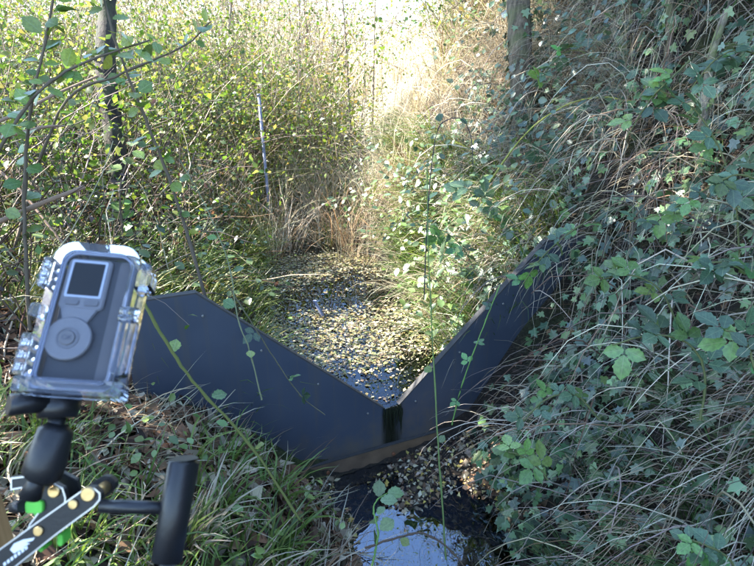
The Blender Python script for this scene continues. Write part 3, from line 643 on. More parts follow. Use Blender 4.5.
def leafcover(name, label, C, n, spread, lift, size, pal, cat, mat='bramble', stems=True):
    """clumps of broad leaflets standing off the ground on thin stalks"""
    c = np.repeat(C, n, 0); k = len(c); P = c + rng.normal(0, spread, (k, 3)) * [1, 1, .3]; P[:, 2] = H(P[:, 0], P[:, 1]); hn = hnormal(P[:, 0], P[:, 1], .1)
    Q = P.copy(); P = P + hn * U(*lift, (k, 1)) + np.array([0, 0, 1]) * U(0, lift[1] * .4, (k, 1)); root = empty(name, C[0]); b = np.array(C[0]); tag(root, label, cat, kind='stuff')
    f = Soup(); leaves(f, LFT, P - b, norm(hn * .6 + rng.normal(0, .38, (k, 3)) + [0, -.2, .5]), U(0, 6.28, k), U(*size, k), np.repeat(pick(pal, len(C), .15), n, 0) * U(.7, 1.3, (k, 1))); o = f.build('foliage', M[mat], root); o['kind'] = 'stuff'
    j = np.arange(0, k, 5); t = Soup(); pp = np.stack([Q[j], (Q[j] + P[j]) / 2 + rng.normal(0, .02, (len(j), 3)), P[j]], 1) - b; V, F = tubes(pp, np.full((len(j), 3), .0013), 3); t.add(V, F, np.array([.11, .09, .06])); o = t.build('stalks', M['twig'], root); o['kind'] = 'stuff'
    return root
C = scatter(330, .8, 3.0, 2.4, 5.4, lambda x, y: (x > xr(y) + .45) * (weir_side(x, y) > .1))
leafcover('bank_brambles', 'blue-green bramble leaves matted over the upper steep bank', C, 11, .10, (.03, .32), (.03, .065), [(.05, .1, .045), (.065, .12, .06), (.04, .085, .04), (.1, .15, .04)], 'brambles')
C = scatter(150, -.2, 1.1, 2.6, 5.2, lambda x, y: (x > xr(y) + .08) * (x < xr(y) + .62) * (weir_side(x, y) > .1))
leafcover('pool_brambles', 'sunlit bramble leaves on the bank between pool and right weir plate', C, 11, .08, (.08, .4), (.03, .06), [(.1, .16, .04), (.14, .2, .05), (.07, .12, .05)], 'brambles')
C = scatter(40, -1.5, -.1, .9, 2.1, lambda x, y: (x < xl(y) - .1) * (weir_side(x, y) < -.15))
leafcover('bank_herbs', 'small broad green leaves growing among the near grass', C, 6, .05, (.02, .12), (.02, .045), [(.11, .18, .045), (.09, .15, .04), (.15, .2, .06)], 'herbs')
C = scatter(150, -2.6, -.7, 2.1, 5.0, lambda x, y: (x < xl(y) - .25) * (weir_side(x, y) > .1))
leafcover('left_brambles', 'low green bramble leaves behind the left weir plate', C, 10, .09, (.05, .4), (.028, .055), [(.1, .16, .03), (.07, .12, .03), (.14, .19, .04)], 'brambles')
s = Soup(); C = scatter(300, 1.0, 2.9, 2.4, 5.4, lambda x, y: (x > xr(y) + .5) * 1.)
tufts(s, C, 11, .08, (.3, .8), (.0016, .0042), STRAW + GREYTWIG, down=downhill(C) * 1.2, th0=(.6, 1.5), th1=(2.5, 3.3), K=7)
tag(s.build('crest_straw', M['straw']), 'bleached grass hanging from the crest of the steep bank', 'grass', kind='stuff')

# ------------------------------------------------------------------ canes, saplings: individual plants with leaves as parts
leaf_mesh = {}
def leafdata(kind, col):
    key = (kind, tuple(col))
    if key not in leaf_mesh:
        if kind == 'trifoliate':
            V = []; F = []; n = len(LFT[0])
            for k, (a, sc, off) in enumerate(((0, 1, .28), (1.25, .8, .1), (-1.25, .8, .1))):
                v = LFT[0] * sc; c, s_ = math.cos(a), math.sin(a)
                v = np.stack([v[:, 0] * c - v[:, 1] * s_, v[:, 0] * s_ + v[:, 1] * c + off, v[:, 2]], -1); V.append(v); F.append(LFT[1] + k * n)
            V = np.concatenate(V); F = np.concatenate(F)
        else: V, F = LFT[0] * (1.25, 1, 1), LFT[1]
        rep = len(V) // len(LFT[0])
        o = mesh_obj('leaf', V, F, M['bramble'], None, np.array(col), True, {'across': np.tile(LFT[0][:, 0] + 1, rep), 'along': np.tile(LFT[0][:, 1], rep)}); leaf_mesh[key] = o.data; bpy.data.objects.remove(o)
    return leaf_mesh[key]
BR = [(.05, .1, .045), (.065, .12, .06), (.04, .085, .04), (.09, .22, .05)]
HZ = [(.14, .2, .035), (.1, .17, .03), (.18, .22, .04), (.08, .14, .03)]
def cane(name, label, pts, r0, r1, n_leaf, lsize, pal=BR, kind='trifoliate', stem=(.1, .11, .04), cat='bramble', group=None, start=.2, up=(0, -.35, .8), sides=6, thorn=False):
    pts = [np.asarray(p, float) for p in pts]; b = pts[0]; root = empty(name, b); tag(root, label, cat, group)
    p = spline(pts, 26); p[1:-1] += rng.normal(0, r0 * .2, (24, 3)); R = np.linspace(r0, r1, 26) * (1 + U(-.12, .12, 26)); R[4::5] *= 1.3; V, F = tubes((p - b)[None], R[None], sides)
    mesh_obj('stem', V, F, M['twig'], root, np.array(stem), True)
    for k in range(n_leaf):
        t = start + (1 - start) * (k + U(0, .8)) / n_leaf; q = p[min(25, int(t * 25))]; i = min(24, int(t * 25)); tg = norm((p[i + 1] - p[i])[None])[0]
        out = norm((rng.normal(0, 1, 3) - 0 * tg)[None])[0]; out = norm((out - tg * out.dot(tg) + tg * .4)[None])[0]
        nr = norm((np.array(up) + rng.normal(0, .35, 3))[None])[0]; y = norm((out - nr * out.dot(nr))[None])[0]; x = np.cross(y, nr)
        sz = lsize * U(.7, 1.25); instance('leaf', leafdata(kind, pal[rng.integers(0, len(pal))]), root, q - b + out * sz * .25, np.stack([x, y, nr], -1), sz)
    return root
S = survey
# long stems crossing the view
cane('nettle_stalk', 'tall thin green stalk standing upright in front of the weir', [S(446, 560, 1.9), S(438, 440, 1.95), S(432, 330, 2.0), S(428, 240, 2.0), S(427, 165, 2.05)], .0034, .0016, 6, .035, HZ, 'single', (.12, .17, .05), 'plant stalk')
cane('arched_cane', 'dark bare cane hooked over above the pool', [S(424, 300, 2.6), S(428, 210, 2.6), S(436, 135, 2.6), S(450, 119, 2.6), S(464, 121, 2.6), S(471, 138, 2.6), S(473, 165, 2.6)], .003, .0015, 4, .05, BR, 'single', (.035, .03, .035), 'bramble')
cane('green_cane', 'thick green bramble cane slanting across the left weir plate', [S(143, 300, 1.35), S(165, 340, 1.37), S(196, 385, 1.4), S(250, 445, 1.45), S(300, 520, 1.5)], .0042, .003, 3, .04, HZ, 'single', (.12, .13, .035), 'bramble')
cane('slanting_stem', 'thin green stem slanting up from the right weir plate', [S(452, 425, 2.25), S(462, 385, 2.25), S(480, 335, 2.25), S(500, 285, 2.3)], .003, .002, 4, .04, BR, 'trifoliate', (.12, .22, .05), 'bramble')
cane('trailing_runner', 'runner bowing across the left weir plate with a few leaves', [S(228, 285, 2.1), S(250, 320, 2.1), S(272, 355, 2.12), S(300, 395, 2.12), S(325, 415, 2.1)], .003, .0015, 3, .045, BR, 'trifoliate', (.1, .09, .05), 'bramble')
cane('whip_stem', 'fine upright whip in front of the left weir plate', [S(262, 400, 2.0), S(250, 352, 2.0), S(238, 318, 2.0), S(228, 262, 2.05), S(205, 205, 2.1), S(180, 160, 2.2)], .003, .0016, 5, .04, HZ, 'single', (.16, .17, .09), 'bramble')
cane('foreground_sprig', 'leafy sprig beside the mirror-bright stream water', [S(372, 566, 1.5), S(378, 535, 1.5), S(374, 505, 1.55), S(392, 490, 1.6)], .003, .0015, 7, .04, [(.12, .18, .06), (.1, .16, .06)], 'single', (.12, .22, .05), 'plant')
cane('fallen_twig', 'bare brown twig reaching over the stream water', [S(365, 548, 1.6), S(400, 537, 1.62), S(425, 534, 1.64), S(452, 552, 1.66), S(470, 575, 1.66)], .0035, .002, 1, .03, HZ, 'single', (.09, .06, .04), 'twig')
cane('yellow_shoot', 'yellowish shoot arching out high over the steep bank', [S(470, 210, 3.2), S(520, 140, 3.1), S(560, 108, 3.0), S(600, 97, 2.9), S(636, 103, 2.8)], .004, .005, 4, .06, BR, 'trifoliate', (.3, .3, .07), 'bramble')
# big blue-green bramble sprays on the steep bank
spr = [('broad-leaved bramble spray at the mid right edge of the ivy bank', [(700, 420, 1.55), (705, 375, 1.55), (690, 345, 1.55), (655, 335, 1.55), (612, 345, 1.57)], 9, .062),
       ('pale bramble leaves at the far right edge of the ivy bank', [(770, 420, 1.4), (755, 370, 1.4), (745, 340, 1.42), (725, 330, 1.45)], 6, .06),
       ('bramble spray hanging over the end of the right weir plate', [(610, 200, 2.5), (585, 222, 2.45), (560, 240, 2.42), (538, 262, 2.4), (522, 285, 2.4)], 10, .06),
       ('bramble leaves high beside the forked trunk', [(740, 260, 2.0), (735, 200, 2.0), (720, 150, 2.0), (695, 110, 2.05), (660, 90, 2.1)], 11, .065),
       ('long bluish bramble runner below the forked trunk', [(760, 180, 1.8), (735, 175, 1.8), (705, 190, 1.8), (670, 210, 1.85), (630, 222, 1.9)], 11, .055),
       ('lush bramble cluster between the pool and the right weir plate', [(470, 330, 3.0), (478, 290, 2.95), (470, 260, 2.9), (450, 235, 2.9), (425, 225, 2.9)], 12, .075),
       ('upper bramble cluster above the right weir plate', [(530, 300, 3.0), (525, 250, 3.0), (505, 215, 3.0), (480, 195, 3.0), (455, 190, 3.05)], 12, .075),
       ('bramble sprig drooping from the bank above the stream edge', [(600, 420, 1.9), (575, 395, 1.9), (545, 400, 1.9), (520, 425, 1.9)], 7, .045),
       ('fresh green leafy clump at the water edge under the ivy bank', [(548, 480, 1.75), (535, 465, 1.75), (520, 455, 1.75), (508, 452, 1.75)], 7, .05),
       ('bramble spray low in the right corner of the ivy bank', [(740, 590, 1.35), (730, 560, 1.35), (705, 545, 1.35), (690, 540, 1.36)], 7, .05),
       ('bramble spray halfway up the ivy bank under hanging straw', [(680, 330, 1.9), (660, 290, 1.9), (630, 275, 1.92), (600, 280, 1.95)], 8, .055),
       ('bramble leaves in the shadow beneath the stout trunk', [(610, 130, 3.0), (590, 120, 3.0), (560, 135, 3.0), (540, 160, 3.0)], 9, .075)]
spr += [('bramble spray drooping from under the slim sapling trunk', [(690, 60, 2.1), (675, 75, 2.1), (650, 100, 2.1), (625, 140, 2.1)], 10, .06),
        ('bluish bramble leaves crowding the upper right corner', [(770, 60, 1.9), (740, 50, 1.9), (715, 60, 1.9), (690, 90, 1.92)], 10, .06),
        ('bramble leaves just right of the stout trunk', [(600, 60, 3.0), (575, 50, 3.0), (555, 60, 3.0), (538, 85, 3.0)], 9, .075),
        ('bramble runner along the right picture edge above the pale leaves', [(765, 290, 1.6), (745, 270, 1.6), (720, 262, 1.6), (690, 268, 1.62)], 9, .05)]
for lab, pts, n, sz in spr:
    cane('bramble_spray', lab, [S(*p) for p in pts], .0035, .002, n, sz, HZ[1:2] + BR if 'fresh' not in lab else [(.13, .22, .05)], group='bramble sprays')
# leafy hazel saplings in the upper left
saps = [('hazel sapling with big green leaves in the top left corner', [(30, 330, 2.0), (25, 230, 1.95), (28, 130, 1.9), (45, 40, 1.85), (60, -40, 1.8)], 40, .056),
        ('hazel stem leaning right across the dark trunk', [(215, 330, 2.3), (180, 210, 2.2), (150, 130, 2.1), (115, 40, 2.0), (95, -40, 2.0)], 30, .054),
        ('leafy hazel twig reaching up at the left picture edge', [(-30, 200, 1.8), (5, 140, 1.8), (40, 90, 1.8), (90, 60, 1.85), (150, 40, 1.9)], 26, .054),
        ('hazel shoots in front of the dark trunk base', [(120, 330, 2.8), (125, 260, 2.75), (120, 190, 2.7), (140, 130, 2.7)], 28, .06),
        ('hazel twig across the top of the dark trunk', [(10, 260, 2.4), (60, 110, 2.3), (120, 75, 2.3), (185, 45, 2.3), (210, 22, 2.3)], 22, .05)]
for lab, pts, n, sz in saps:
    cane('hazel_sapling', lab, [S(*p) for p in pts], .007, .003, n, sz, HZ, 'single', (.11, .085, .06), 'sapling', 'hazel saplings', .25, (0, -.2, .6))
# bare saplings standing round the bright gap
for u, v0, v1, d, r0, lab in ((352, 110, -60, 7.5, .016, 'bare pale sapling left of the bright gap'), (372, 95, -60, 9.0, .018, 'bare sapling at the left rim of the bright gap'),
                             (448, 100, -60, 8.5, .02, 'bare brown sapling at the right rim of the bright gap'), (462, 105, -60, 7.6, .018, 'second bare sapling right of the bright gap'),
                             (478, 110, -60, 7.0, .016, 'leaning bare sapling between the bright gap and the stout trunk'), (497, 115, -60, 6.4, .02, 'bare sapling just left of the stout trunk'),
                             (300, 120, -60, 7.5, .016, 'bare sapling rising beyond the pale blue pipe'), (225, 110, -60, 7.0, .018, 'bare sapling in the left thicket'),
                             (505, 90, -60, 9.0, .014, 'thin far sapling touching the stout trunk')):
    a = S(u, v0, d); a[2] = float(H(a[0], a[1])); e = S(u + U(-14, 14), v1, d); b = a; root = empty('bare_sapling', a); tag(root, lab, 'sapling', 'bare saplings')
    p = spline([a - [0, 0, .1], (a + e) / 2 + rng.normal(0, .05, 3), e, e + (e - a) * .4], 22); V, F = tubes((p - b)[None], np.linspace(r0, r0 * .45, 22)[None], 7)
    mesh_obj('trunk', V, F, M['twig'], root, np.array(GREYTWIG[2]) * U(.6, 1.1), True)
    f = Soup(); m = 26; twigs(f, p[rng.integers(6, 21, m)] - b, norm(rdir(m) * [.8, .8, .4] + [0, 0, .8]), U(.4, 1.1, m), U(.003, .006, m), pick(GREYTWIG, m), 6, .25); f.build('twigs', M['twig'], root)
# broken branches on the left
for lab, pts, r0, r1 in (('broken pale branch poking in from the left edge', [(-40, 238, 1.9), (20, 213, 2.0), (50, 200, 2.05), (85, 187, 2.1)], .011, .008),
                         ('thin dark branch crossing the left edge higher up', [(-30, 145, 2.1), (10, 135, 2.1), (45, 127, 2.15), (65, 126, 2.2)], .008, .004),
                         ('long bare branch rising from the left edge toward the trunk', [(-20, 130, 2.2), (20, 112, 2.3), (60, 92, 2.4), (98, 76, 2.5)], .008, .005),
                         ('straight grey stick slanting behind the camera housing', [(-20, 155, 2.4), (20, 190, 2.35), (60, 240, 2.3), (110, 300, 2.2)], .006, .005)):
    pts = [S(*p) for p in pts]; V, F = tube(pts, r0, r1, 14, 7, .12); s = Soup(); s.add(V, F, np.array([.26, .17, .115])); o = s.build('broken_branch', M['twig'], smooth=True)
    tag(o, lab, 'branch', 'broken branches')
# mossy log stub bottom left
b = gp(-.42, 1.12); s = Soup(); V, F = tube([b + [.0, -.25, -.03], b + [-.01, -.05, .01], b + [.01, .14, -.03]], .035, .028, 16, 12, .08); s.add(V, F, np.array([.3, .25, .2]))
tag(s.build('mossy_log', M['bark_mossy'], smooth=True), 'short pale mossy log half buried in the near grass', 'log')
# marker posts
M['post_paint'] = plain('pale_blue_pipe', (.16, .175, .25), .5, 0, .3, 30, .8)
def marker(p, h, r, lean, label):
    root = empty('marker_post', p); tag(root, label, 'post', 'marker posts')
    a = np.array(lean); rod('pipe', [(0, 0, -.1), tuple(a * .0 + [0, 0, .02]), tuple(a + [0, 0, h])], [r, r, r], M['post_paint'], root, 10)
    rod('end_cap', [tuple(a + [0, 0, h - .01]), tuple(a + [0, 0, h + .01])], [r * 1.25, r * 1.2], M['post_paint'], root, 10)
q = S(266, 155, 5.0); g = gp(q[0], q[1]); marker(g, float(S(262, 94, 5.0)[2] - g[2]), .014, (-.03, .02, 0), 'thin pale blue pipe standing in the thicket beyond the pool')
q = S(322, 298, 3.55); marker((q[0], q[1], .2), .1, .01, (-.05, .03, 0), 'short blue stick poking out of the leafy pool')

# ------------------------------------------------------------------ wooden post, clamp, camera
def woodmat():
    m, n, l, b, o = nmat('sawn_timber'); tc = n.new('ShaderNodeTexCoord'); mp = n.new('ShaderNodeMapping'); mp.inputs['Scale'].default_value = (60, 60, 3); l.new(tc.outputs['Object'], mp.inputs[0])
    nz = n.new('ShaderNodeTexNoise'); nz.inputs['Scale'].default_value = 1.5; nz.inputs['Detail'].default_value = 6; l.new(mp.outputs[0], nz.inputs['Vector'])
    cr = n.new('ShaderNodeValToRGB'); cr.color_ramp.elements[0].color = (.3, .15, .05, 1); cr.color_ramp.elements[1].color = (.52, .3, .13, 1); cr.color_ramp.elements[0].position = .3; cr.color_ramp.elements[1].position = .7
    l.new(nz.outputs[0], cr.inputs[0]); l.new(cr.outputs[0], b.inputs['Base Color']); sset(b, Roughness=.7)
    bp = n.new('ShaderNodeBump'); bp.inputs['Strength'].default_value = .3; bp.inputs['Distance'].default_value = .003; l.new(nz.outputs[0], bp.inputs['Height']); l.new(bp.outputs[0], b.inputs['Normal']); return m
M['timber'] = woodmat()
def bevel_box(name, c, size, mat, parent=None, bev=.003, seg=3, rot=None):
    import bmesh
    bm = bmesh.new(); bmesh.ops.create_cube(bm, size=1); bmesh.ops.scale(bm, vec=size, verts=bm.verts)
    if bev: bmesh.ops.bevel(bm, geom=list(bm.edges), offset=bev, segments=seg, affect='EDGES', profile=.5)
    me = bpy.data.meshes.new(name); bm.to_mesh(me); bm.free(); me.materials.append(mat)
    for p in me.polygons: p.use_smooth = False
    o = bpy.data.objects.new(name, me); COL.objects.link(o); o.location = c
    if rot is not None: o.rotation_euler = rot
    if parent is not None: o.parent = parent
    return o
def rrect(w, h, r, n=6, cx=0, cz=0, rt=None):
    rt = rt or r; P = []
    for (sx, sz, rr, a0) in ((1, 1, rt, 0), (-1, 1, rt, 90), (-1, -1, r, 180), (1, -1, r, 270)):
        for k in range(n + 1):
            a = math.radians(a0 + 90 * k / n); P.append((cx + sx * (w / 2 - rr) + rr * math.cos(a), cz + sz * (h / 2 - rr) + rr * math.sin(a)))
    return P
def slab(name, outline, y0, y1, mat, parent, bev=.0008):
    import bmesh
    V, F = prism(outline, y0, y1); me = bpy.data.meshes.new(name); me.from_pydata([tuple(map(float, v)) for v in V], [], F)
    if bev:
        bm = bmesh.new(); bm.from_mesh(me); ed = [e for e in bm.edges if e.calc_face_angle(0) > .6]
        bmesh.ops.recalc_face_normals(bm, faces=bm.faces); bmesh.ops.bevel(bm, geom=ed, offset=bev, segments=2, affect='EDGES'); bm.to_mesh(me); bm.free()
    me.materials.append(mat); o = bpy.data.objects.new(name, me); COL.objects.link(o); o.parent = parent; return o
def ring(name, outer, inner, y0, y1, mat, parent):
    n = len(outer); V = [(x, y, z) for y in (y0, y1) for L in (outer, inner) for x, z in L]; F = []
    for i in range(n):
        j = (i + 1) % n; F += [[i, n + i, n + j, j], [2 * n + i, 2 * n + j, 3 * n + j, 3 * n + i], [i, j, 2 * n + j, 2 * n + i], [n + i, 3 * n + i, 3 * n + j, n + j]]
    return mesh_obj(name, np.array(V), F, mat, parent)
M['black_plastic'] = plain('black_plastic', (.012, .012, .014), .38, 0, .05, 300, .3)
M['black_metal'] = plain('black_anodised', (.02, .02, .022), .42, .3, .05, 400, .2)
M['dark_shell'] = plain('dark_grey_shell', (.02, .018, .018), .5, 0, .08, 500, .12)
M['grey_panel'] = plain('grey_blue_panel', (.17, .158, .158), .42, 0, .03, 400, .08)
M['grey_key'] = plain('grey_key', (.13, .12, .12), .45, 0, 0, 300, .08)
M['lcd'] = plain('lcd_glass', (.012, .011, .008), .2, 0, 0, 60, .3, .2)
M['mark'] = plain('print_dark', (.07, .075, .1), .6)
M['brass'] = plain('brass_screw', (.62, .43, .2), .35, .9, .05, 200, .15)
M['silver'] = plain('bare_aluminium_edge', (.55, .56, .6), .3, .8, 0, 100, .1)
M['green_rubber'] = plain('green_rubber', (.12, .52, .06), .6, 0, .05, 200, .1)
M['white_print'] = plain('white_print', (.75, .75, .75), .6, 0, 0, 100, .05)

post = bevel_box('wooden_post', (-.432, .44, .83), (.075, .075, 1.06), M['timber'], None, .004)
tag(post, 'square sawn timber post cut off by the left picture edge', 'post')

DEV_LOC = (-.243, .430, 1.507); DEV_ROT = (math.radians(-43), math.radians(7), math.radians(4))
DW, DH, DD = .070, .128, .042
hs = empty('camera_housing', DEV_LOC, DEV_ROT); tag(hs, 'clear plastic waterproof housing mounted on the black clamp', 'camera housing')
slab('back_window', rrect(DW - .012, DH - .012, .008, 6, rt=.012), .001, .003, M['clear_window'], hs, 0)
ring('rim', rrect(DW, DH, .009, 6, rt=.016), rrect(DW - .013, DH - .014, .006, 6, rt=.011), -.002, .008, M['clear_rim'], hs)
ring('side_wall', rrect(DW - .003, DH - .003, .008, 6, rt=.015), rrect(DW - .0075, DH - .0075, .006, 6, rt=.012), .0082, DD, M['clear_wall'], hs)
ring('front_flange', rrect(DW + .004, DH + .002, .009, 6, rt=.016), rrect(DW - .0075, DH - .0075, .006, 6, rt=.012), DD * .56, DD * .66, M['clear_rim'], hs)
slab('front_window', rrect(DW - .005, DH - .005, .008, 6, rt=.014), DD + .0003, DD + .003, M['clear_window'], hs, 0)
slab('base_bar', rrect(DW + .012, .012, .002, 3, cx=.002, cz=-DH / 2 + .003), -.005, .018, M['clear_rim'], hs, .0008)
for z, hgt in ((.036, .026), (-.036, .034)):
    h_ = slab('hinge', rrect(.008, hgt, .002, 3, cx=-DW / 2 - .005, cz=z), .0, .014, M['clear_rim'], hs, .0006)
    for k in (-1, 0, 1): rod('hinge_knuckle', [(-DW / 2 - .008, .007, z + k * hgt * .3 - .003), (-DW / 2 - .008, .007, z + k * hgt * .3 + .003)], [.0042, .0042], M['clear_rim'], h_, 12)
lk = slab('catch_loop', rrect(.009, .012, .003, 4, cx=-DW / 2 - .006, cz=.002), .002, .007, M['clear_rim'], hs, .0006)
lt = slab('latch', rrect(.011, .050, .004, 4, cx=DW / 2 + .001, cz=-.024), -.004, .012, M['clear_rim'], hs, .001)
for z in (.004, -.002): rod('latch_pin', [(DW / 2 - .006, -.004, z), (DW / 2 + .008, -.004, z)], [.004, .004], M['clear_rim'], lt, 12)
slab('latch_hook', rrect(.014, .022, .004, 4, cx=DW / 2 + .001, cz=.043), .008, .034, M['clear_rim'], hs, .001)
ring('gasket', rrect(DW - .0135, DH - .0145, .006, 6, rt=.011), rrect(DW - .0165, DH - .0175, .005, 6, rt=.010), .0032, .005, plain('clear_gasket', (.3, .32, .4), .4), hs)

cmr = empty('time_lapse_camera', DEV_LOC, DEV_ROT); tag(cmr, 'dark grey time lapse camera with small screen inside the clear housing', 'camera')
slab('body', rrect(.052, .110, .004, 4, cx=.001, cz=-.001), .009, .040, M['dark_shell'], cmr, .0015)
slab('side_grip', rrect(.011, .108, .003, 3, cx=.0215, cz=-.001), .0075, .012, plain('brown_grey_grip', (.085, .075, .072), .55), cmr, .001)
panel = []
scr = slab('screen_surround', rrect(.036, .046, .004, 4, cx=-.0075, cz=.029), .0055, .0095, M['grey_panel'], cmr, .001)
slab('neck_panel', [(-.0235, .008), (-.0185, -.006), (.0005, -.006), (.0075, .008)][::-1], .0058, .0095, M['grey_panel'], cmr, .0006)
dp = rod('dial_pad', [(-.0105, .0095, -.020), (-.0105, .005, -.020), (-.0105, .0042, -.020)], [.0185, .0185, .0175], M['grey_panel'], cmr, 40)
ring('screen_bezel', rrect(.030, .034, .0015, 3, cx=-.0075, cz=.033), rrect(.026, .030, .0008, 3, cx=-.0075, cz=.033), .0045, .0056, plain('bezel_light', (.42, .44, .5), .35), scr)
slab('screen', rrect(.0255, .0295, .0006, 2, cx=-.0075, cz=.033), .0048, .0054, M['lcd'], scr, 0)
for x in (-.015, .001): slab('button', rrect(.012, .0055, .0022, 4, cx=x, cz=.0118), .0042, .0056, M['grey_key'], scr, .0005)
n_ = 32; circ = lambda r, n=32: [(-.0105 + r * math.cos(2 * math.pi * k / n), -.020 + r * math.sin(2 * math.pi * k / n)) for k in range(n)]
ring('dial_groove', circ(.0092), circ(.0078), .0036, .0043, M['grey_key'], dp)
rod('ok_button', [(-.0105, .0043, -.020), (-.0105, .0030, -.020), (-.0105, .0026, -.020)], [.0062, .0062, .0056], M['grey_key'], dp, 28)
def lettering(txt, parent, loc, size, mat, name):
    cu = bpy.data.curves.new(name, 'FONT'); cu.body = txt; cu.size = size; cu.align_x = 'CENTER'; cu.align_y = 'CENTER'; cu.extrude = .0001
    o = bpy.data.objects.new(name, cu); COL.objects.link(o); bpy.context.view_layer.update()
    me = bpy.data.meshes.new_from_object(o.evaluated_get(bpy.context.evaluated_depsgraph_get())); bpy.data.objects.remove(o); me.materials.clear(); me.materials.append(mat)
    o = bpy.data.objects.new(name, me); COL.objects.link(o); o.parent = parent; o.location = loc; o.rotation_euler = (math.radians(90), 0, 0); return o
lettering('OK', dp, (-.0105, .0024, -.020), .0055, M['mark'], 'ok_lettering')

# clamp with ball head
cl = empty('clamp_mount', tuple(S(40, 500, .47))); tag(cl, 'black articulated clamp with ball head and T handle gripping the post', 'clamp mount'); cb = np.array(cl.location)
D0 = .462
def L3(u, v, d=D0): return S(u, v, d) - cb
def crod(name, pts, R, mat, sides=24, parent=cl): return rod(name, pts, R, mat, parent, sides)
crod('head_plate', [L3(61, 398, .478), L3(58, 408, .474), L3(57, 418, .472)], [.0165, .0165, .015], M['black_plastic'], 28)
kn = crod('lock_knob', [L3(48, 402, .466), L3(22, 404, .455), L3(10, 405, .450), L3(8, 405, .449)], [.0085, .0085, .009, .0075], M['black_plastic'], 14)
crod('neck', [L3(57, 416, .472), L3(56, 432, .470)], [.007, .006], M['black_metal'], 16)
crod('ball_socket', [L3(58, 424, .468), L3(56, 430, .467), L3(46, 462, .464), L3(42, 474, .464), L3(40, 478, .464)], [.008, .0135, .0158, .0155, .012], M['black_metal'], 28)
crod('stem', [L3(42, 470, .460), L3(36, 484, .458), L3(30, 496, .458)], [.008, .007, .009], M['black_metal'], 18)
# view-facing plates: local axes along picture right/up, thickness along the view
vx = np.array([1., 0, 0]); vz = np.array([0, math.sin(PITCH), math.cos(PITCH)]); vy = np.cross(vz, vx)
tilt = Matrix(((vx[0], vy[0], vz[0]), (vx[1], vy[1], vz[1]), (vx[2], vy[2], vz[2]))).to_4x4()
px = D0 / FOC
def plate(name, poly, y0, y1, mat, parent=cl, bev=.0006):
    o = slab(name, [((u - 40) * px, (500 - v) * px) for u, v in poly][::-1], y0, y1, mat, parent, bev); o.matrix_basis = tilt; return o
def pring(name, outer, inner, y0, y1, mat):
    o = ring(name, [((u - 40) * px, (500 - v) * px) for u, v in outer], [((u - 40) * px, (500 - v) * px) for u, v in inner], y0, y1, mat, cl); o.matrix_basis = tilt; return o
def inset(poly, d):
    P = np.array(poly, float); c = []; n = len(P)
    for i in range(n):
        a, b, e = P[i - 1], P[i], P[(i + 1) % n]; u1 = (b - a) / np.linalg.norm(b - a); u2 = (e - b) / np.linalg.norm(e - b)
        n1 = np.array([-u1[1], u1[0]]); n2 = np.array([-u2[1], u2[0]]); m = n1 + n2; m = m / max(1e-6, m.dot(m)) * 2; c.append(b + m * d)
    return [tuple(x) for x in c]
jaw = [(7, 479), (24, 477), (44, 481), (61, 490), (64, 500), (62, 516), (40, 531), (20, 545), (26, 527), (37, 512), (36, 500), (29, 492), (18, 490), (7, 492)]
arm = [(-30, 572), (0, 549), (40, 520), (84, 489), (91, 485), (98, 486), (104, 491), (104, 498), (98, 505), (60, 533), (22, 563), (-10, 590), (-30, 590)]
if sum((jaw[i][0] - jaw[i - 1][0]) * (jaw[i][1] + jaw[i - 1][1]) for i in range(len(jaw))) < 0: sg = 1
else: sg = -1
plate('jaw_plate', jaw, .004, .010, M['black_metal']); pring('jaw_edge', jaw, inset(jaw, 1.5), .0036, .0042, M['silver'])
plate('jaw_plate', jaw, .024, .030, M['black_metal'])
plate('arm_plate', arm, -.004, .003, M['black_metal']); pring('arm_edge', arm, inset(arm, 1.5), -.0044, -.0038, M['silver'])
plate('arm_plate', arm, .022, .029, M['black_metal'])
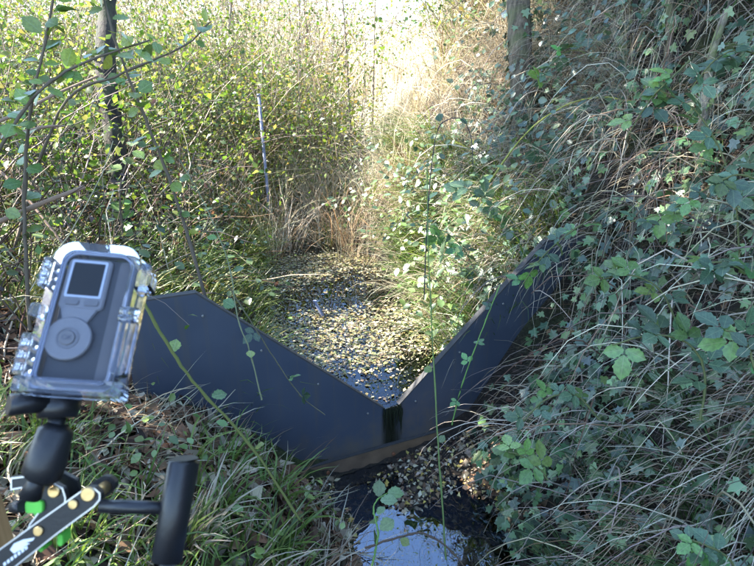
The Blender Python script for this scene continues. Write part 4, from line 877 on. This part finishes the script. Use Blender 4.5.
def disc(name, u, v, r, y0, y1, mat):
    o = rod(name, [((u - 40) * px, y0, (500 - v) * px), ((u - 40) * px, y0 - (y0 - y1) * .7, (500 - v) * px), ((u - 40) * px, y1, (500 - v) * px)], [r * px, r * px, r * px * .85], mat, cl, 20); o.matrix_basis = tilt; return o
for u, v, r, y in ((33, 484, 4.6, .004), (52, 493, 6.2, .004), (92, 492, 7.4, -.004), (77, 502, 4.8, -.004), (42, 529, 5.0, -.004)): disc('brass_screw', u, v, r, y, y - .0022, M['brass'])
for u, v, r in ((94, 496, 6), (82, 506, 5), (48, 531, 6)): disc('brass_spacer', u, v, r, .022, .003, M['brass'])
def pad(u0, u1, v0, v1, y0, y1):
    return plate('rubber_pad', [(u0, v0 + 2), (u0 + 2, v0), (u1 - 2, v0), (u1, v0 + 2), (u1, v1 - 2), (u1 - 2, v1), (u0 + 2, v1), (u0, v1 - 2)], y0, y1, M['green_rubber'])
pad(24, 42, 502, 514, .0005, .016); pad(25, 33, 515, 523, .011, .021); pad(53, 59, 538, 551, .006, .02); pad(33, 39, 551, 557, .006, .02)
crod('hex_bolt', [L3(14, 507, .475), L3(23, 506, .47)], [.0055, .0055], M['black_metal'], 6)
crod('handle_rod', [L3(100, 506, .466), L3(130, 507, .47), L3(166, 508, .474)], [.0055, .0055, .0055], M['black_plastic'], 18)
crod('handle_grip', [L3(184, 459, .480), L3(184, 461, .480), L3(175, 510, .476), L3(167, 560, .470), L3(167, 563, .470)], [.0115, .0128, .0126, .0124, .0105], M['black_plastic'], 28)
# white emblem and worn lettering strokes on the arm
plate('white_emblem', [(13, 548), (17, 542), (26, 538), (38, 536), (36, 539), (29, 541), (33, 542), (27, 545), (30, 546), (22, 549), (17, 552)], -.0046, -.0041, M['white_print'], bev=0)
for k in range(7):
    u = 6 + k * 3.6; v = 566 - k * 2.7; plate('white_stroke', [(u, v - 4), (u + 2.2, v - 6), (u + 3.4, v - 3), (u + 1.2, v - 1)], -.0046, -.0041, M['white_print'], bev=0)
